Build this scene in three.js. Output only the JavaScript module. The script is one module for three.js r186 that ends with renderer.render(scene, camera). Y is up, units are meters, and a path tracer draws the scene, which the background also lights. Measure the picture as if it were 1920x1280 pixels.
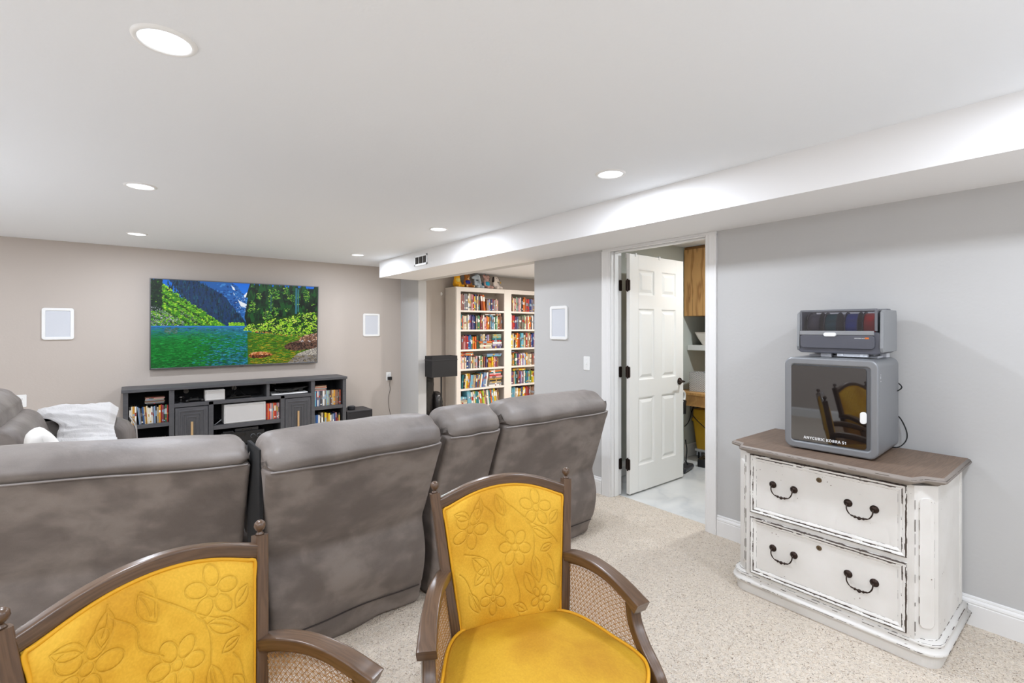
import * as THREE from 'three';
import { RoundedBoxGeometry } from 'three/addons/geometries/RoundedBoxGeometry.js';
import { TextGeometry } from 'three/addons/geometries/TextGeometry.js';
import { FontLoader } from 'three/addons/loaders/FontLoader.js';
import { MarchingCubes } from 'three/addons/objects/MarchingCubes.js';
import { RectAreaLightUniformsLib } from 'three/addons/lights/RectAreaLightUniformsLib.js';
import { mergeGeometries, mergeVertices, toCreasedNormals } from 'three/addons/utils/BufferGeometryUtils.js';

// ------------------------------------------------------------------ camera, light, exposure
const scene = new THREE.Scene();
const camera = new THREE.PerspectiveCamera(70.36, 1.5, 0.05, 60);
camera.position.set(0, 1.41, 0);
camera.rotation.set(0, THREE.MathUtils.degToRad(-38.267), 0);
camera.setViewOffset(1920, 1280, 0, 25.8, 1920, 1280);          // shifted lens: the verticals stay upright
const renderer = new THREE.WebGLRenderer({ antialias: true });
renderer.toneMapping = THREE.LinearToneMapping;
renderer.toneMappingExposure = 1.06;
renderer.shadowMap.enabled = true;
RectAreaLightUniformsLib.init();
scene.background = new THREE.Color(0x000000);                  // closed basement room
const LAMP = { main: 265, library: 700, office: 360, bounce: 27, glow: 2.2, color: new THREE.Color().setRGB(0.90, 0.97, 1.09) };

// ------------------------------------------------------------------ helpers
let seed = 20240611;
const rnd = () => { seed = (seed + 0x6d2b79f5) | 0; let t = Math.imul(seed ^ (seed >>> 15), 1 | seed); t = (t + Math.imul(t ^ (t >>> 7), 61 | t)) ^ t; return ((t ^ (t >>> 14)) >>> 0) / 4294967296; };
const rr = (a, b) => a + (b - a) * rnd();
const V3 = (x, y, z) => new THREE.Vector3(x, y, z), V2 = (x, y) => new THREE.Vector2(x, y);
const clamp = (x, a, b) => Math.min(b, Math.max(a, x)), lerp = (a, b, t) => a + (b - a) * t, sstep = (a, b, x) => { const t = clamp((x - a) / (b - a), 0, 1); return t * t * (3 - 2 * t); };
const taken = new Map();
const numbered = (n) => { const k = taken.get(n) || 0; taken.set(n, k + 1); return k ? n + '_' + String(k).padStart(3, '0') : n; };
function tag(o, label, category, group) { o.userData.label = label; o.userData.category = category; if (group) o.userData.group = group; return o; }
function thing(name, label, category, p = [0, 0, 0], turn = 0, group) {
  const o = new THREE.Group(); o.name = numbered(name); o.position.set(...p); o.rotation.y = turn; scene.add(o);
  return tag(o, label, category, group);
}
function part(name, geo, mat, parent, label) {
  if (Array.isArray(geo)) geo = merge(geo);
  const m = new THREE.Mesh(geo, mat); m.castShadow = m.receiveShadow = true;
  const n = parent.children.filter((c) => c.name.replace(/_\d{3}$/, '') === name).length;
  m.name = n ? name + '_' + String(n).padStart(3, '0') : name;
  parent.add(m); if (label) m.userData.label = label;
  return m;
}
function struct(name, geo, mat, label) { const m = part(name, geo, mat, scene); m.name = name; m.userData.kind = 'structure'; if (label) m.userData.label = label; return m; }
function merge(list) {
  return mergeGeometries(list.map((g) => { const q = g.index ? g.toNonIndexed() : g; for (const k of Object.keys(q.attributes)) if (!['position', 'normal', 'uv'].includes(k)) q.deleteAttribute(k); return q; }));
}
function boxUV(g) {                                             // uv in metres by the way each face looks
  if (g.index) g = g.toNonIndexed();
  const P = g.attributes.position, n = V3(), a = V3(), b = V3(), c = V3(), uv = new Float32Array(P.count * 2);
  for (let i = 0; i < P.count; i += 3) {
    a.fromBufferAttribute(P, i); b.fromBufferAttribute(P, i + 1); c.fromBufferAttribute(P, i + 2);
    n.crossVectors(b.clone().sub(a), c.clone().sub(a));
    const x = Math.abs(n.x), y = Math.abs(n.y), z = Math.abs(n.z);
    for (let k = 0; k < 3; k++) { const p = [a, b, c][k], o = (i + k) * 2; if (x >= y && x >= z) { uv[o] = p.z; uv[o + 1] = p.y; } else if (y >= z) { uv[o] = p.x; uv[o + 1] = p.z; } else { uv[o] = p.x; uv[o + 1] = p.y; } }
  }
  g.setAttribute('uv', new THREE.BufferAttribute(uv, 2));
  return g;
}
const box = (w, h, d, x = 0, y = 0, z = 0, r = 0) => {          // centred on x, z; y is its base
  const g = r ? new RoundedBoxGeometry(w, h, d, 2, Math.min(r, w / 2.01, h / 2.01, d / 2.01)) : new THREE.BoxGeometry(w, h, d);
  return boxUV(g.translate(x, y + h / 2, z));
};
const slab = (x0, x1, y0, y1, z0, z1, r = 0) => box(x1 - x0, y1 - y0, z1 - z0, (x0 + x1) / 2, y0, (z0 + z1) / 2, r);
const cyl = (r0, r1, h, x = 0, y = 0, z = 0, n = 20) => new THREE.CylinderGeometry(r1, r0, h, n).translate(x, y + h / 2, z);
const ball = (r, x = 0, y = 0, z = 0, sx = 1, sy = 1, sz = 1, n = 18) => new THREE.SphereGeometry(r, n, Math.ceil(n * 0.7)).scale(sx, sy, sz).translate(x, y, z);
const lathe = (pts, n = 28) => new THREE.LatheGeometry(pts.map((p) => V2(p[0], p[1])), n);
const tube = (pts, r, seg = 32, n = 8, closed = false) => new THREE.TubeGeometry(new THREE.CatmullRomCurve3(pts.map((p) => V3(...p)), closed, 'centripetal'), seg, r, n, closed);
function rrect(w, h, r, x = 0, y = 0) {
  const s = new THREE.Shape(), a = x - w / 2, b = y - h / 2;
  s.moveTo(a + r, b); s.lineTo(a + w - r, b); s.absarc(a + w - r, b + r, r, -Math.PI / 2, 0); s.lineTo(a + w, b + h - r); s.absarc(a + w - r, b + h - r, r, 0, Math.PI / 2);
  s.lineTo(a + r, b + h); s.absarc(a + r, b + h - r, r, Math.PI / 2, Math.PI); s.lineTo(a, b + r); s.absarc(a + r, b + r, r, Math.PI, Math.PI * 1.5);
  return s;
}
const extr = (shape, depth, bevel = 0, seg = 2, curve = 10) => new THREE.ExtrudeGeometry(shape, { depth, bevelEnabled: bevel > 0, bevelThickness: bevel, bevelSize: bevel, bevelSegments: seg, curveSegments: curve });
const poly = (pts) => new THREE.Shape(pts.map((p) => V2(...p)));
function loft(rings, capped = true, closed = true) {            // rings of points -> skin; uv in metres
  const m = rings[0].length, k = closed ? m + 1 : m, pos = [], uv = [], idx = [];
  let u = 0; const mid = (r) => r.reduce((s, p) => s.add(p), V3()).divideScalar(m);
  rings.forEach((r, i) => {
    if (i) u += mid(r).distanceTo(mid(rings[i - 1]));
    let v = 0;
    for (let j = 0; j < k; j++) { const p = r[j % m]; if (j) v += p.distanceTo(r[(j - 1) % m]); pos.push(p.x, p.y, p.z); uv.push(u, v); }
  });
  for (let i = 0; i < rings.length - 1; i++) for (let j = 0; j < k - 1; j++) { const a = i * k + j, b = a + 1, c = a + k, d = c + 1; idx.push(a, c, b, b, c, d); }
  let g = new THREE.BufferGeometry();
  g.setAttribute('position', new THREE.Float32BufferAttribute(pos, 3)); g.setAttribute('uv', new THREE.Float32BufferAttribute(uv, 2)); g.setIndex(idx);
  g.computeVertexNormals();
  if (closed) { const N = g.attributes.normal; for (let i = 0; i < rings.length; i++) { const a = i * k, b = a + k - 1, n = V3().fromBufferAttribute(N, a).add(V3().fromBufferAttribute(N, b)).normalize(); N.setXYZ(a, n.x, n.y, n.z); N.setXYZ(b, n.x, n.y, n.z); } }
  if (capped && closed) {
    const caps = [];
    for (const e of [0, rings.length - 1]) {
      const r = rings[e], c = mid(r), P = [], U = [];
      for (let j = 0; j < m; j++) { const t = e ? [c, r[j], r[(j + 1) % m]] : [c, r[(j + 1) % m], r[j]]; for (const p of t) { P.push(p.x, p.y, p.z); U.push(p.z, p.y); } }
      const q = new THREE.BufferGeometry(); q.setAttribute('position', new THREE.Float32BufferAttribute(P, 3)); q.setAttribute('uv', new THREE.Float32BufferAttribute(U, 2)); q.computeVertexNormals(); caps.push(q);
    }
    g = merge([g, ...caps]);
  }
  return g;
}
function orient(g) {                                            // turn a loft right side out
  const P = g.attributes.position, I = g.index; let v = 0; const a = V3(), b = V3(), c = V3();
  for (let i = 0, n = I ? I.count : P.count; i < n; i += 3) { a.fromBufferAttribute(P, I ? I.getX(i) : i); b.fromBufferAttribute(P, I ? I.getX(i + 1) : i + 1); c.fromBufferAttribute(P, I ? I.getX(i + 2) : i + 2); v += a.dot(b.cross(c)); }
  if (v < 0) {
    if (I) for (let i = 0; i < I.count; i += 3) { const t = I.getX(i); I.setX(i, I.getX(i + 1)); I.setX(i + 1, t); }
    else for (const A of Object.values(g.attributes)) for (let i = 0; i < P.count; i += 3) for (let k = 0; k < A.itemSize; k++) { const s = i * A.itemSize + k, t = A.array[s]; A.array[s] = A.array[s + A.itemSize]; A.array[s + A.itemSize] = t; }
    const N = g.attributes.normal; for (let i = 0; i < N.array.length; i++) N.array[i] *= -1;
  }
  return g;
}
// a bar with a rounded section swept along points; size(t) -> [width, height]; side is the direction of the width
function bar(pts, size, side = V3(1, 0, 0), n = 24, round = 0.35, m = 16) {
  const curve = new THREE.CatmullRomCurve3(pts.map((p) => V3(...p)), false, 'centripetal'), rings = [];
  for (let i = 0; i <= n; i++) {
    const t = i / n, p = curve.getPoint(t), T = curve.getTangent(t), S = (typeof side === 'function' ? side(t) : side).clone(); S.addScaledVector(T, -S.dot(T)).normalize();
    const B = V3().crossVectors(T, S), [w, h] = typeof size === 'function' ? size(t) : size, ring = [];
    for (let j = 0; j < m; j++) { const q = ((j + 0.5) / m) * Math.PI * 2, c = Math.cos(q), s = Math.sin(q), e = round; ring.push(p.clone().addScaledVector(S, Math.sign(c) * Math.pow(Math.abs(c), e) * w / 2).addScaledVector(B, Math.sign(s) * Math.pow(Math.abs(s), e) * h / 2)); }
    rings.push(ring);
  }
  return orient(loft(rings));
}
// concentric rectangles at [inset, z]: mouldings and raised panels, facing +z, mitred; the last one is filled when fill is true
function relief(w, h, steps, fill = true, cx = 0, cy = 0) {
  const P = [], U = [], q = (a, b, c, d, ua, ub, uc, ud) => { P.push(...a, ...b, ...c, ...a, ...c, ...d); U.push(...ua, ...ub, ...uc, ...ua, ...uc, ...ud); };
  const C = (s) => [[-w / 2 + s[0], -h / 2 + s[0]], [w / 2 - s[0], -h / 2 + s[0]], [w / 2 - s[0], h / 2 - s[0]], [-w / 2 + s[0], h / 2 - s[0]]].map((p) => [p[0] + cx, p[1] + cy, s[1]]);
  for (let i = 0; i < steps.length - 1; i++) {
    const a = C(steps[i]), b = C(steps[i + 1]), va = steps[i][0], vb = steps[i + 1][0];
    for (let k = 0; k < 4; k++) { const n = (k + 1) % 4, L = (p) => (k % 2 ? p[1] : p[0]) + k * 0.37; q(a[k], a[n], b[n], b[k], [L(a[k]), va], [L(a[n]), va], [L(b[n]), vb], [L(b[k]), vb]); }
  }
  if (fill) { const e = C(steps.at(-1)); q(e[0], e[1], e[2], e[3], ...e.map((p) => [p[0] + 3, p[1] + 3])); }
  const g = new THREE.BufferGeometry(); g.setAttribute('position', new THREE.Float32BufferAttribute(P, 3)); g.setAttribute('uv', new THREE.Float32BufferAttribute(U, 2)); g.computeVertexNormals();
  return g;
}
// smooth union of capsules [ax,ay,az, bx,by,bz, ra, rb] meshed in a box
function blob(caps, centre, half, res = 36, k = 0.012) {
  const mc = new MarchingCubes(res, new THREE.MeshStandardMaterial(), false, false, 60000); mc.isolation = 0;
  const p = V3(), a = V3(), b = V3(), d = V3();
  for (let z = 0; z < res; z++) for (let y = 0; y < res; y++) for (let x = 0; x < res; x++) {
    p.set(centre[0] + ((x - res / 2) / (res / 2)) * half, centre[1] + ((y - res / 2) / (res / 2)) * half, centre[2] + ((z - res / 2) / (res / 2)) * half);
    let f = 9;
    for (const c of caps) {
      a.set(c[0], c[1], c[2]); b.set(c[3], c[4], c[5]); d.copy(b).sub(a); const L = d.lengthSq(), t = L > 1e-9 ? clamp(p.clone().sub(a).dot(d) / L, 0, 1) : 0;
      const e = p.distanceTo(a.addScaledVector(d, t)) - lerp(c[6], c[7], t), h = clamp(0.5 + 0.5 * (f - e) / k, 0, 1); f = lerp(f, e, h) - k * h * (1 - h);
    }
    mc.field[x + y * res + z * res * res] = -f;
  }
  mc.update(); const n = mc.count, g = new THREE.BufferGeometry();
  g.setAttribute('position', new THREE.Float32BufferAttribute(mc.positionArray.slice(0, n * 3), 3));
  g.scale(half, half, half).translate(...centre);
  let q = mergeVertices(g, 1e-5); q.computeVertexNormals(); q = orient(q); q.setAttribute('uv', new THREE.Float32BufferAttribute(new Float32Array(q.attributes.position.count * 2), 2));
  return q;
}

// ------------------------------------------------------------------ noise and textures
const hash = (x, y, s) => { let h = Math.imul(x, 374761393) ^ Math.imul(y, 668265263) ^ Math.imul(s, 974634777); h = Math.imul(h ^ (h >>> 13), 1274126177); return ((h ^ (h >>> 16)) >>> 0) / 4294967296; };
function vnoise(x, y, per, s) { const xi = Math.floor(x), yi = Math.floor(y), f = x - xi, g = y - yi, u = f * f * (3 - 2 * f), v = g * g * (3 - 2 * g), w = (n) => ((n % per) + per) % per, a = w(xi), b = w(xi + 1), c = w(yi), d = w(yi + 1); return lerp(lerp(hash(a, c, s), hash(b, c, s), u), lerp(hash(a, d, s), hash(b, d, s), u), v); }
function fbm(x, y, per, s, oct = 4) { let r = 0, a = 0.5, n = 0; for (let i = 0; i < oct; i++) { r += a * vnoise(x, y, per, s + i); n += a; x *= 2; y *= 2; per *= 2; a *= 0.5; } return r / n; }
function tex(w, h, fn, size, srgb = true) {
  const d = new Uint8Array(w * h * 4);
  for (let y = 0; y < h; y++) for (let x = 0; x < w; x++) { const c = fn(x / w, y / h), i = (y * w + x) * 4; d[i] = clamp(c[0], 0, 255); d[i + 1] = clamp(c[1], 0, 255); d[i + 2] = clamp(c[2], 0, 255); d[i + 3] = 255; }
  const t = new THREE.DataTexture(d, w, h, THREE.RGBAFormat); return setup(t, size, srgb);
}
function setup(t, size, srgb) {
  t.wrapS = t.wrapT = THREE.RepeatWrapping; t.magFilter = THREE.LinearFilter; t.minFilter = THREE.LinearMipmapLinearFilter; t.generateMipmaps = true;
  if (srgb) t.colorSpace = THREE.SRGBColorSpace;
  if (size) t.repeat.set(1 / size[0], 1 / size[1]);
  t.needsUpdate = true; return t;
}
function canvasTex(w, h, draw, size, srgb = true) { const c = document.createElement('canvas'); c.width = w; c.height = h; draw(c.getContext('2d'), w, h); return setup(new THREE.CanvasTexture(c), size, srgb); }
const mat = (color, roughness = 0.6, more = {}) => new THREE.MeshPhysicalMaterial({ color, roughness, ...more });
const mix3 = (a, b, t) => [lerp(a[0], b[0], t), lerp(a[1], b[1], t), lerp(a[2], b[2], t)];
// ------------------------------------------------------------------ materials
const paintGrain = tex(256, 256, (x, y) => { const n = fbm(x * 32, y * 32, 32, 5, 3) * 255; return [n, n, n]; }, [0.4, 0.4], false);
const M = {
  ceiling: mat(0xeff2f5, 0.9, { bumpMap: paintGrain, bumpScale: 0.0004 }),
  beam: mat(0xf2f1f0, 0.75, { bumpMap: paintGrain, bumpScale: 0.0003 }),
  wallGrey: mat(0xc4c3c1, 0.85, { bumpMap: paintGrain, bumpScale: 0.0004 }),
  wallTaupe: mat(0xc2b8af, 0.85, { bumpMap: paintGrain, bumpScale: 0.0004 }),
  wallOffice: mat(0xc6cbc4, 0.85),
  trim: mat(0xefeeec, 0.4), trimGap: mat(0x8d8a86, 0.7),
  door: mat(0xf3f1ec, 0.35),
  bronze: mat(0x3a2e28, 0.35, { metalness: 0.8 }),
  black: mat(0x121213, 0.45), blackGloss: mat(0x0b0b0c, 0.12), blackMatt: mat(0x161617, 0.85), rubber: mat(0x1a1a1a, 0.8),
  white: mat(0xf2f2f0, 0.4), whiteWarm: mat(0xeae4d9, 0.45), grilleGrey: mat(0xd3d6dc, 0.75),
  silver: mat(0x8b8d90, 0.38, { metalness: 0.35 }), chrome: mat(0xc9c9cb, 0.18, { metalness: 1 }),
  lens: new THREE.MeshStandardMaterial({ color: 0xffffff, roughness: 0.5, emissive: LAMP.color, emissiveIntensity: LAMP.glow }),
};
// carpet: short twisted pile, beige with darker flecks
const carpetPaint = (mono) => (c, w, h) => {
  const s0 = seed; seed = 77;
  c.fillStyle = mono ? '#777' : '#dccfbe'; c.fillRect(0, 0, w, h);
  const tones = mono ? ['#fff', '#ddd', '#aaa', '#666', '#333'] : ['#f0e6d9', '#e7dacb', '#d8cab8', '#ccbca9', '#e3d6c5'];
  const stroke = (col, len, wd) => { const x = rr(0, w), y = rr(0, h), a = rr(0, 6.28), l = len * rr(0.6, 1.3), k = rr(-1, 1) * l * 0.5; c.strokeStyle = col; c.lineWidth = wd; c.lineCap = 'round';
    for (const ox of [0, x > w - 20 ? -w : x < 20 ? w : null]) for (const oy of [0, y > h - 20 ? -h : y < 20 ? h : null]) { if (ox === null || oy === null) continue; c.beginPath(); c.moveTo(x + ox, y + oy); c.quadraticCurveTo(x + ox + Math.cos(a) * l / 2 - Math.sin(a) * k * 0.5, y + oy + Math.sin(a) * l / 2 + Math.cos(a) * k * 0.5, x + ox + Math.cos(a) * l, y + oy + Math.sin(a) * l); c.stroke(); } };
  for (let i = 0; i < 60000; i++) stroke(tones[(rnd() * 5) | 0], 9, rr(2, 3.6));
  for (let i = 0; i < 5200; i++) stroke(mono ? '#111' : ['#a8927c', '#95806c', '#7d6a59', '#b19d88'][(rnd() * 4) | 0], 7, rr(1.2, 2.6));
  for (let i = 0; i < 1500; i++) stroke(mono ? '#000' : '#66564a', 6, rr(1, 2.2));
  seed = s0;
};
M.carpet = mat(0xffffff, 1, { map: canvasTex(1536, 1536, carpetPaint(false), [1.5, 1.5]), bumpMap: canvasTex(1536, 1536, carpetPaint(true), [1.5, 1.5], false), bumpScale: 0.005, sheen: 0.3, sheenRoughness: 0.8, sheenColor: new THREE.Color(0xd8ccbc) });
M.tile = mat(0xffffff, 0.28, { map: tex(512, 512, (x, y) => { const n = fbm(x * 4 + fbm(x * 6, y * 6, 6, 40) * 1.2, y * 4, 4, 31, 5), v = Math.pow(1 - Math.abs(2 * n - 1), 6); return mix3([232, 232, 229], [206, 208, 208], v * 0.8 + fbm(x * 16, y * 16, 16, 9, 2) * 0.2); }, [1.8, 1.8]) });
// brushed suede-like upholstery: mottled nap patches
const suede = (a, b, s, size) => tex(1024, 1024, (x, y) => {
  const wx = fbm(x * 4, y * 4, 4, s + 20, 3) - 0.5, n = fbm(x * 5 + wx * 1.6, y * 5 + wx, 5, s, 7), n2 = fbm(x * 8, y * 16, 8, s + 50, 5), m = sstep(0.3, 0.72, n * 0.7 + n2 * 0.3), f = (hash((x * 1024) | 0, (y * 1024) | 0, s) - 0.5) * 7;
  return mix3(a, b, m).map((v) => v + f);
}, size);
const suedeBump = tex(512, 512, (x, y) => { const n = (fbm(x * 24, y * 24, 24, 71, 4) * 0.7 + fbm(x * 5, y * 5, 5, 72, 3) * 0.3) * 255; return [n, n, n]; }, [0.6, 0.6], false);
M.suede = mat(0xffffff, 0.62, { map: suede([108, 99, 93], [142, 132, 125], 3, [0.8, 0.8]), bumpMap: suedeBump, bumpScale: 0.0016, sheen: 0.5, sheenRoughness: 0.45, sheenColor: new THREE.Color(0xb8b2b0) });
M.suedeTop = mat(0xffffff, 0.5, { map: suede([112, 104, 99], [134, 126, 120], 8, [1.1, 1.1]), bumpMap: suedeBump, bumpScale: 0.0016, sheen: 0.6, sheenRoughness: 0.4, sheenColor: new THREE.Color(0xc4bdb6) });
M.suedeSeam = mat(0x3a3330, 0.8); M.suedePipe = mat(0x8e8783, 0.5);
// timber: long grain along v (or u)
const timber = (cols, s, size, along = 'u', rings = 14) => tex(512, 512, (x, y) => {
  const [l, c] = along === 'u' ? [x, y] : [y, x], w = fbm(l * 2, c * 6, 2, s, 4), g = fbm(l * 3, c * 90, 3, s + 7, 3), r = Math.sin((c * rings + w * 7) * 6.283) * 0.5 + 0.5;
  return mix3(mix3(cols[0], cols[1], w), cols[2], clamp(r * 0.35 + (g - 0.35) * 0.9, 0, 1));
}, size);
M.walnut = mat(0xffffff, 0.3, { map: timber([[118, 91, 68], [92, 68, 49], [64, 46, 32]], 11, [0.5, 0.24], 'u', 4), clearcoat: 0.35, clearcoatRoughness: 0.25 });
M.oldTop = mat(0xffffff, 0.5, { map: timber([[146, 122, 102], [118, 98, 82], [98, 80, 67]], 17, [0.24, 0.9], 'v', 5), bumpMap: tex(256, 256, (x, y) => { const n = fbm(x * 80, y * 4, 4, 19, 3) * 255; return [n, n, n]; }, [0.24, 0.9], false), bumpScale: 0.0004 });
M.oldTopEdge = mat(0x8f857c, 0.5);
M.oak = mat(0xffffff, 0.45, { map: tex(512, 1024, (x, y) => { const w = fbm(x * 3, y * 1, 1, 55, 4), k = fbm(x * 4 + w * 0.8, y * 1.0, 1, 58, 4), r = Math.pow(Math.sin((x * 4 + k * 5) * 6.283) * 0.5 + 0.5, 3), g = fbm(x * 90, y * 2, 2, 60, 3), kn = fbm(x * 5, y * 4, 4, 63, 3) > 0.74; return mix3(mix3([232, 184, 122], [214, 162, 100], fbm(x * 5, y, 1, 66, 3)), kn ? [120, 74, 40] : [158, 106, 58], clamp(r * 0.6 + (g - 0.5) * 0.5, 0, 0.9)); }, [0.45, 0.72]) });
M.desk = mat(0xffffff, 0.4, { map: timber([[222, 176, 112], [204, 152, 88], [180, 126, 68]], 67, [0.9, 0.4], 'v', 6) });
M.standGrey = mat(0xffffff, 0.48, { map: timber([[88, 88, 91], [78, 78, 81], [66, 66, 69]], 23, [0.8, 0.4], 'u', 6) });
M.standDark = mat(0x1b1b1d, 0.7);
M.brass = mat(0xd9b98c, 0.28, { metalness: 0.7 });
M.shelfWhite = mat(0xe9e1d7, 0.5); M.shelfIn = mat(0xcdc3b6, 0.6);
M.leather = mat(0x242120, 0.27, { bumpMap: suedeBump, bumpScale: 0.003 });
// golden velvet; the floral stitching is fine relief
const velvetTone = tex(512, 512, (x, y) => { const n = sstep(0.25, 0.75, fbm(x * 3, y * 3, 3, 91, 5)), f = fbm(x * 128, y * 128, 128, 93, 2); return mix3([206, 150, 24], [230, 180, 52], n).map((v) => v + (f - 0.5) * 16); }, [0.45, 0.45]);
const flower = (c, x, y, r, n, a0) => { for (let i = 0; i < n; i++) { const a = a0 + (i / n) * 6.283; c.save(); c.translate(x, y); c.rotate(a); c.beginPath(); c.ellipse(r * 0.78, 0, r * 0.5, r * 0.36, 0, 0, 6.283); c.stroke(); c.restore(); } c.beginPath(); c.arc(x, y, r * 0.25, 0, 6.283); c.stroke(); };
const leaf = (c, x, y, L, a, b = 0.3) => { c.save(); c.translate(x, y); c.rotate(a); c.beginPath(); c.moveTo(0, 0); c.quadraticCurveTo(L * 0.5, -L * b * 1.6, L, 0); c.quadraticCurveTo(L * 0.5, L * b * 1.6, 0, 0); c.moveTo(0, 0); c.quadraticCurveTo(L * 0.4, -L * 0.06, L * 0.72, L * 0.03); c.stroke(); c.restore(); };
const quilt = canvasTex(1024, 1024, (c) => {
  c.fillStyle = '#fff'; c.fillRect(0, 0, 1024, 1024);
  for (const [lw, al] of [[26, 0.10], [16, 0.16], [9, 0.3], [4.5, 0.6]]) {
    c.lineWidth = lw; c.strokeStyle = 'rgba(0,0,0,' + al + ')'; c.lineCap = c.lineJoin = 'round';
    flower(c, 190, 250, 118, 5, 0.3); flower(c, 760, 170, 112, 5, 0.9); flower(c, 560, 470, 110, 6, 0.1); flower(c, 330, 800, 96, 5, 0.5); flower(c, 790, 860, 80, 5, 0.2);
    const curve = (...p) => { c.beginPath(); c.moveTo(p[0], p[1]); for (let i = 2; i < p.length; i += 6) c.bezierCurveTo(p[i], p[i + 1], p[i + 2], p[i + 3], p[i + 4], p[i + 5]); c.stroke(); };
    curve(430, 60, 520, 160, 640, 220, 700, 300, 780, 420, 700, 560, 740, 640); curve(120, 420, 260, 480, 360, 520, 330, 640, 300, 720, 380, 740, 330, 800); curve(560, 560, 470, 640, 640, 760, 560, 900, 540, 960, 600, 990, 640, 1024); curve(640, 240, 780, 340, 880, 320, 960, 420);
    curve(300, 40, 260, 120, 420, 160, 400, 260, 380, 330, 460, 360, 500, 400); curve(60, 560, 140, 620, 120, 760, 200, 860); curve(470, 30, 520, 90, 470, 150, 480, 200); curve(860, 520, 960, 600, 900, 720, 980, 800);
    leaf(c, 300, 60, 150, 1.9); leaf(c, 420, 70, 170, 1.2); leaf(c, 720, 330, 190, 0.3); leaf(c, 900, 440, 120, 2.6); leaf(c, 730, 540, 210, 1.35); leaf(c, 640, 660, 190, 1.1, 0.34); leaf(c, 300, 560, 170, 2.4); leaf(c, 420, 560, 160, 1.9, 0.36); leaf(c, 180, 470, 210, 0.9); leaf(c, 520, 880, 140, 0.4); leaf(c, 120, 720, 170, 1.2); leaf(c, 860, 640, 160, 1.0); leaf(c, 960, 150, 150, 2.1); leaf(c, 80, 90, 140, 0.6);
  }
}, null, false);
M.velvetQuilt = mat(0xffffff, 0.72, { map: velvetTone.clone(), bumpMap: quilt, bumpScale: 0.003, sheen: 0.5, sheenRoughness: 0.35, sheenColor: new THREE.Color(0xffcf4a) });
M.velvetQuilt.map.repeat.set(1, 1);
M.velvet = mat(0xffffff, 0.72, { map: velvetTone, sheen: 0.5, sheenRoughness: 0.35, sheenColor: new THREE.Color(0xffcf4a) });
M.velvetSeat = mat(0xdedba6, 0.72, { map: velvetTone, sheen: 0.4, sheenRoughness: 0.4, sheenColor: new THREE.Color(0xffd860) });
M.velvetPipe = mat(0xdca016, 0.65, { sheen: 0.4, sheenRoughness: 0.4, sheenColor: new THREE.Color(0xffcf4a) });
M.cane = mat(0xb08040, 0.5); M.caneDark = mat(0x6d4a2c, 0.5);
// antique white paint, chipped dark along the moulding edges (uv: run along the moulding, distance across it)
const worn = (edges, s, amt = 0.5) => tex(1024, 256, (x, y) => {
  const base = mix3([238, 236, 231], [226, 222, 216], fbm(x * 6, y * 3, 3, s, 4));
  let d = 0;
  for (const e of edges) { const w = Math.abs(y * 0.08 - e), n = fbm(x * 40, y * 12, 12, s + 3, 4), big = fbm(x * 7, e * 60, 7, s + 9, 3); if (w < 0.0022 * (0.4 + n * 1.2) && n * 0.6 + big * 0.55 > 0.62 - amt * 0.2) d = Math.max(d, 0.95); if (w < 0.005 && n > 0.72 && big > 0.5) d = Math.max(d, 0.75); }
  return mix3(base, [62, 50, 42], d);
}, [0.9, 0.08]);
M.antique = mat(0xffffff, 0.5, { map: tex(512, 512, (x, y) => { const n = fbm(x * 5, y * 5, 5, 121, 5), sp = fbm(x * 60, y * 60, 60, 125, 2) > 0.9 && n > 0.6; return sp ? [120, 106, 94] : mix3([236, 233, 228], [222, 218, 211], n); }, [0.6, 0.6]) });
M.antiqueMould = mat(0xffffff, 0.5, { map: worn([0.003, 0.0165, 0.034], 131, 0.7) });
M.antiqueLedge = mat(0xffffff, 0.5, { map: worn([0.004, 0.03, 0.052], 141, 0.55) });
M.wornLine = mat(0x4a3d34, 0.7);
// ------------------------------------------------------------------ the room
const XR = 3.146, XO = 3.27, H = 2.283, ZT = -6.643, XB = 2.579, HB = 2.069, ZE = -6.09, ZL = -3.63, D0 = -2.65, D1 = -1.808, DH = 2.045;
struct('floor', [slab(-3.2, XO - 0.03, -0.12, 0, ZT - 0.12, 3.6), slab(XO - 0.03, 6.5, -0.12, 0, ZT - 0.12, -3.04)], M.carpet, 'beige short pile carpet with brown flecks');
struct('floor_office', slab(XO - 0.03, 5.4, -0.12, -0.004, -3.04, -0.5), M.tile, 'pale marbled hard floor in the office');
struct('ceiling', slab(-3.2, 6.5, H, H + 0.12, ZT - 0.12, 3.6), M.ceiling);
struct('wall_back', slab(-3.2, 6.5, -0.12, H, ZT - 0.12, ZT), M.wallTaupe, 'taupe wall with the television');
struct('wall_right', [slab(XR, XO, 0, H, D1 + 0.02, 3.6), slab(XR, XO, DH + 0.02, H, D0 - 0.02, D1 + 0.02), slab(XR, XO, 0, H, ZL, D0 - 0.02), slab(XR, XO, HB, H, ZE, ZL), slab(XR, XO, 0, H, ZT, ZE)], M.wallGrey, 'light grey wall with the doorway and the wide opening');
struct('wall_left', slab(-3.32, -3.2, -0.12, H, ZT - 0.12, 3.72), M.wallTaupe);
struct('wall_front', slab(-3.2, XO, -0.12, H, 3.6, 3.72), M.wallGrey);
struct('wall_office_back', slab(XO, 6.5, 0, H, -3.04, -2.98), M.wallOffice);
struct('wall_office_right', slab(5.22, 5.34, 0, H, -2.98, -0.5), M.wallOffice);
struct('wall_office_front', slab(XO, 5.34, 0, H, -0.6, -0.5), M.wallOffice);
struct('wall_library_right', slab(6.4, 6.5, 0, H, ZT, -3.04), M.wallTaupe);
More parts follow.
